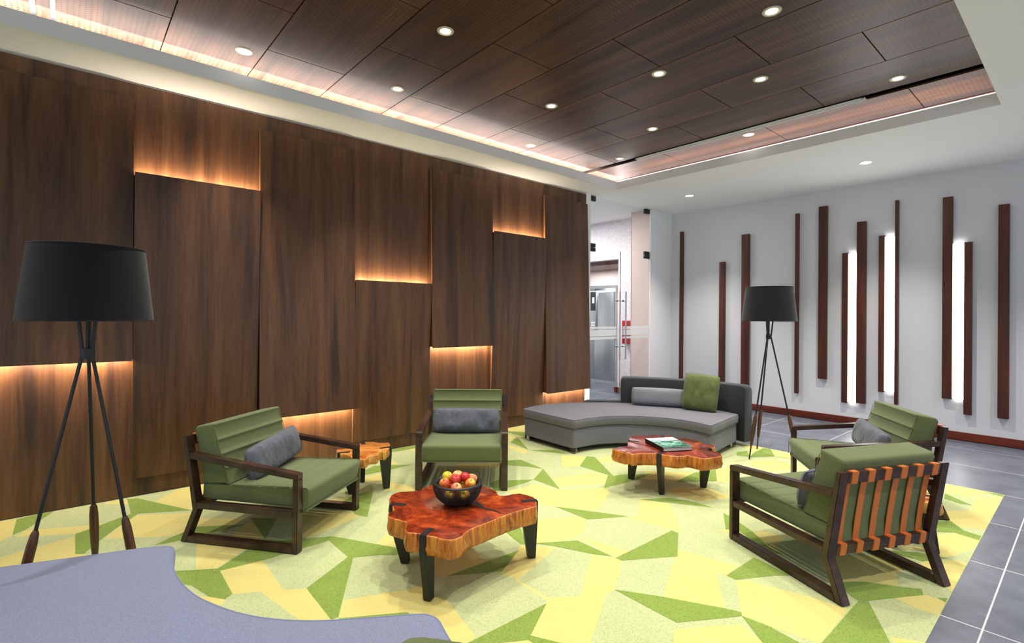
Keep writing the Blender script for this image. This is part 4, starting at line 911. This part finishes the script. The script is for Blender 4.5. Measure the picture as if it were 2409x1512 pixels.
MB().box(-hx, hx, -hy, hy, 0.0, 0.004, bev=0.0008).build('back_cover', M_BLACK, book, 0)
MB().box(-hx + 0.004, hx - 0.004, -hy + 0.004, hy - 0.002, 0.004, 0.030).build('pages', M_PAGES, book, 0)
MB().box(-hx, hx, -hy - 0.003, -hy + 0.001, 0.0, 0.034, bev=0.0015).build('spine', M_BLACK, book, 0)

# ================================================================ fruit bowl
BX, BY, BZ = -2.372, 1.664, 0.3312
bowl = thing('fruit_bowl', 'black double walled mesh bowl full of apples on the near coffee table', 'bowl', (BX, BY, BZ))
def mesh_shell(prof, n, wire, name, parent, mat):
    """diagonal lattice over a lathe profile"""
    bm_ = bmesh.new(); m = len(prof); rows_ = []
    for i, (r_, z) in enumerate(prof):
        off = 0.5 * (i % 2)
        rows_.append([bm_.verts.new((r_ * math.cos(2 * PI * (k + off) / n), r_ * math.sin(2 * PI * (k + off) / n), z)) for k in range(n)])
    for i in range(m - 2):
        for k in range(n):
            a = rows_[i][k]
            if i % 2 == 0: b, c = rows_[i + 1][k], rows_[i + 1][k - 1]; d = rows_[i + 2][k]
            else: b, c = rows_[i + 1][(k + 1) % n], rows_[i + 1][k]; d = rows_[i + 2][k]
            bm_.faces.new((a, b, d, c))
    me = bpy.data.meshes.new(name); bm_.to_mesh(me); bm_.free(); me.materials.append(mat)
    o = bpy.data.objects.new(name, me); COL.objects.link(o); o.parent = parent
    w = o.modifiers.new('wire', 'WIREFRAME'); w.thickness = wire; w.use_replace = True; w.use_even_offset = False
    return o
def arcprof(r0, z0, r1, z1, n, bulge):
    out = []
    for i in range(n):
        t = i / (n - 1); a = t * PI / 2
        out.append((r0 + (r1 - r0) * math.sin(a) ** bulge, z0 + (z1 - z0) * (1 - math.cos(a))))
    return out
mesh_shell(arcprof(0.050, 0.010, 0.138, 0.118, 27, 1.0), 84, 0.0022, 'outer_shell', bowl, M_BLACK)
mesh_shell(arcprof(0.046, 0.016, 0.116, 0.118, 25, 1.0), 76, 0.0020, 'inner_shell', bowl, M_BLACK)
MB().lathe([(0.0001, 0.0), (0.058, 0.0), (0.080, 0.018), (0.078, 0.020), (0.055, 0.012), (0.0001, 0.012)], 48).build('base', M_BLACK, bowl, fix=True)
MB().lathe([(0.116, 0.117), (0.120, 0.124), (0.128, 0.127), (0.136, 0.124), (0.139, 0.117), (0.134, 0.119), (0.128, 0.122), (0.121, 0.119), (0.116, 0.117)], 64).build('rim', M_BLACK, bowl, fix=True)

def apple_mat(name, base, blush, amt):
    n = NT(name); v = n.coord('Object', (1, 1, 0.6), 20.0); a = n.noise(v, 16, 3, 0.5, 0.4); b = n.noise(n.coord('Object', (60, 60, 5), 20.0), 2.2, 3, 0.6)
    x = n.mix(n.ramp(n.math('ADD', a, n.math('MULTIPLY', n.math('SUBTRACT', b, 0.5), 0.25)), [(max(0, 0.62 - amt), (0, 0, 0, 1)), (min(1, 0.85 - amt), (1, 1, 1, 1))]), base, blush)
    n.col(x); n.set(0.28, 0, 0.5, **{'Subsurface Weight': 0.05}); return n.m
A_YEL = apple_mat('apple_yellow', srgb(206, 188, 50), srgb(214, 120, 40), 0.18)
A_ORG = apple_mat('apple_orange', srgb(232, 176, 62), srgb(206, 70, 34), 0.22)
A_RED = apple_mat('apple_red', srgb(226, 130, 70), srgb(190, 44, 42), 0.42)
A_PEA = apple_mat('apple_peach', srgb(230, 184, 120), srgb(212, 108, 66), 0.25)
M_STEM = plain('apple_stem', srgb(70, 50, 26), 0.7)
ap_prof = []
for i in range(25):
    t = PI * i / 24; rr = 0.0300 * (math.sin(t) ** 0.9) * (1 + 0.05 * math.cos(t)) ; zz = 0.0275 * math.cos(t)
    dip = 0.011 * math.exp(-(rr / 0.009) ** 2); zz -= dip if t < PI / 2 else -dip * 0.6
    ap_prof.append((max(rr, 0.0001), zz))
ap_prof = ap_prof[::-1]
rv = Vector((math.cos(YAW), math.sin(YAW))); fv = Vector((-math.sin(YAW), math.cos(YAW)))
AP = [(-0.063, 0.038, 0.140, A_YEL, 'yellow green apple at the back left of the fruit bowl', (8, 10)), (-0.006, 0.058, 0.140, A_PEA, 'pale peach apple at the back of the fruit bowl', (15, 0)),
      (0.040, 0.026, 0.141, A_RED, 'red orange apple at the back right of the fruit bowl', (-10, 20)), (0.078, 0.046, 0.126, A_PEA, 'peach apple with a long stem at the far right of the fruit bowl', (-5, 10)),
      (-0.070, -0.028, 0.122, A_ORG, 'orange apple with red blush at the left of the fruit bowl', (40, -20)), (-0.012, -0.006, 0.138, A_RED, 'deep red apple at the middle of the fruit bowl', (30, 15)),
      (0.074, -0.022, 0.120, A_ORG, 'yellow orange apple at the right of the fruit bowl', (35, 10)), (0.000, -0.066, 0.108, A_PEA, 'pale apple at the front rim of the fruit bowl', (60, 10)),
      (-0.040, -0.044, 0.066, A_YEL, 'yellow apple seen through the mesh at the front left of the bowl', (70, 30)), (0.044, -0.044, 0.066, A_YEL, 'yellow apple seen through the mesh at the front right of the bowl', (100, -30)),
      (0.000, 0.010, 0.052, A_ORG, 'apple low in the middle of the bowl beneath the others', (20, 40)), (0.035, 0.055, 0.080, A_ORG, 'apple buried at the back of the bowl', (0, 40)), (-0.045, 0.052, 0.078, A_RED, 'red apple buried at the back left of the bowl', (0, 10))]
a0 = None
for x, y, z, mt, lab, (rx_, ry_) in AP:
    p = rv * x + fv * y
    a_ = thing('apple', lab, 'apple', (BX + p.x, BY + p.y, BZ + z), 0, 'apples in the mesh bowl'); a_.rotation_euler = (math.radians(rx_) * 0.6, math.radians(ry_), YAW)
    MB().lathe(ap_prof, 28).build('skin', mt, a_, 80)
    MB().tube([(0, 0, 0.016), (0.001, 0, 0.026), (0.004, 0.001, 0.040 if 'stem' in lab else 0.034)], [0.0012, 0.001, 0.0016], 6).build('stem', M_STEM, a_, 80)
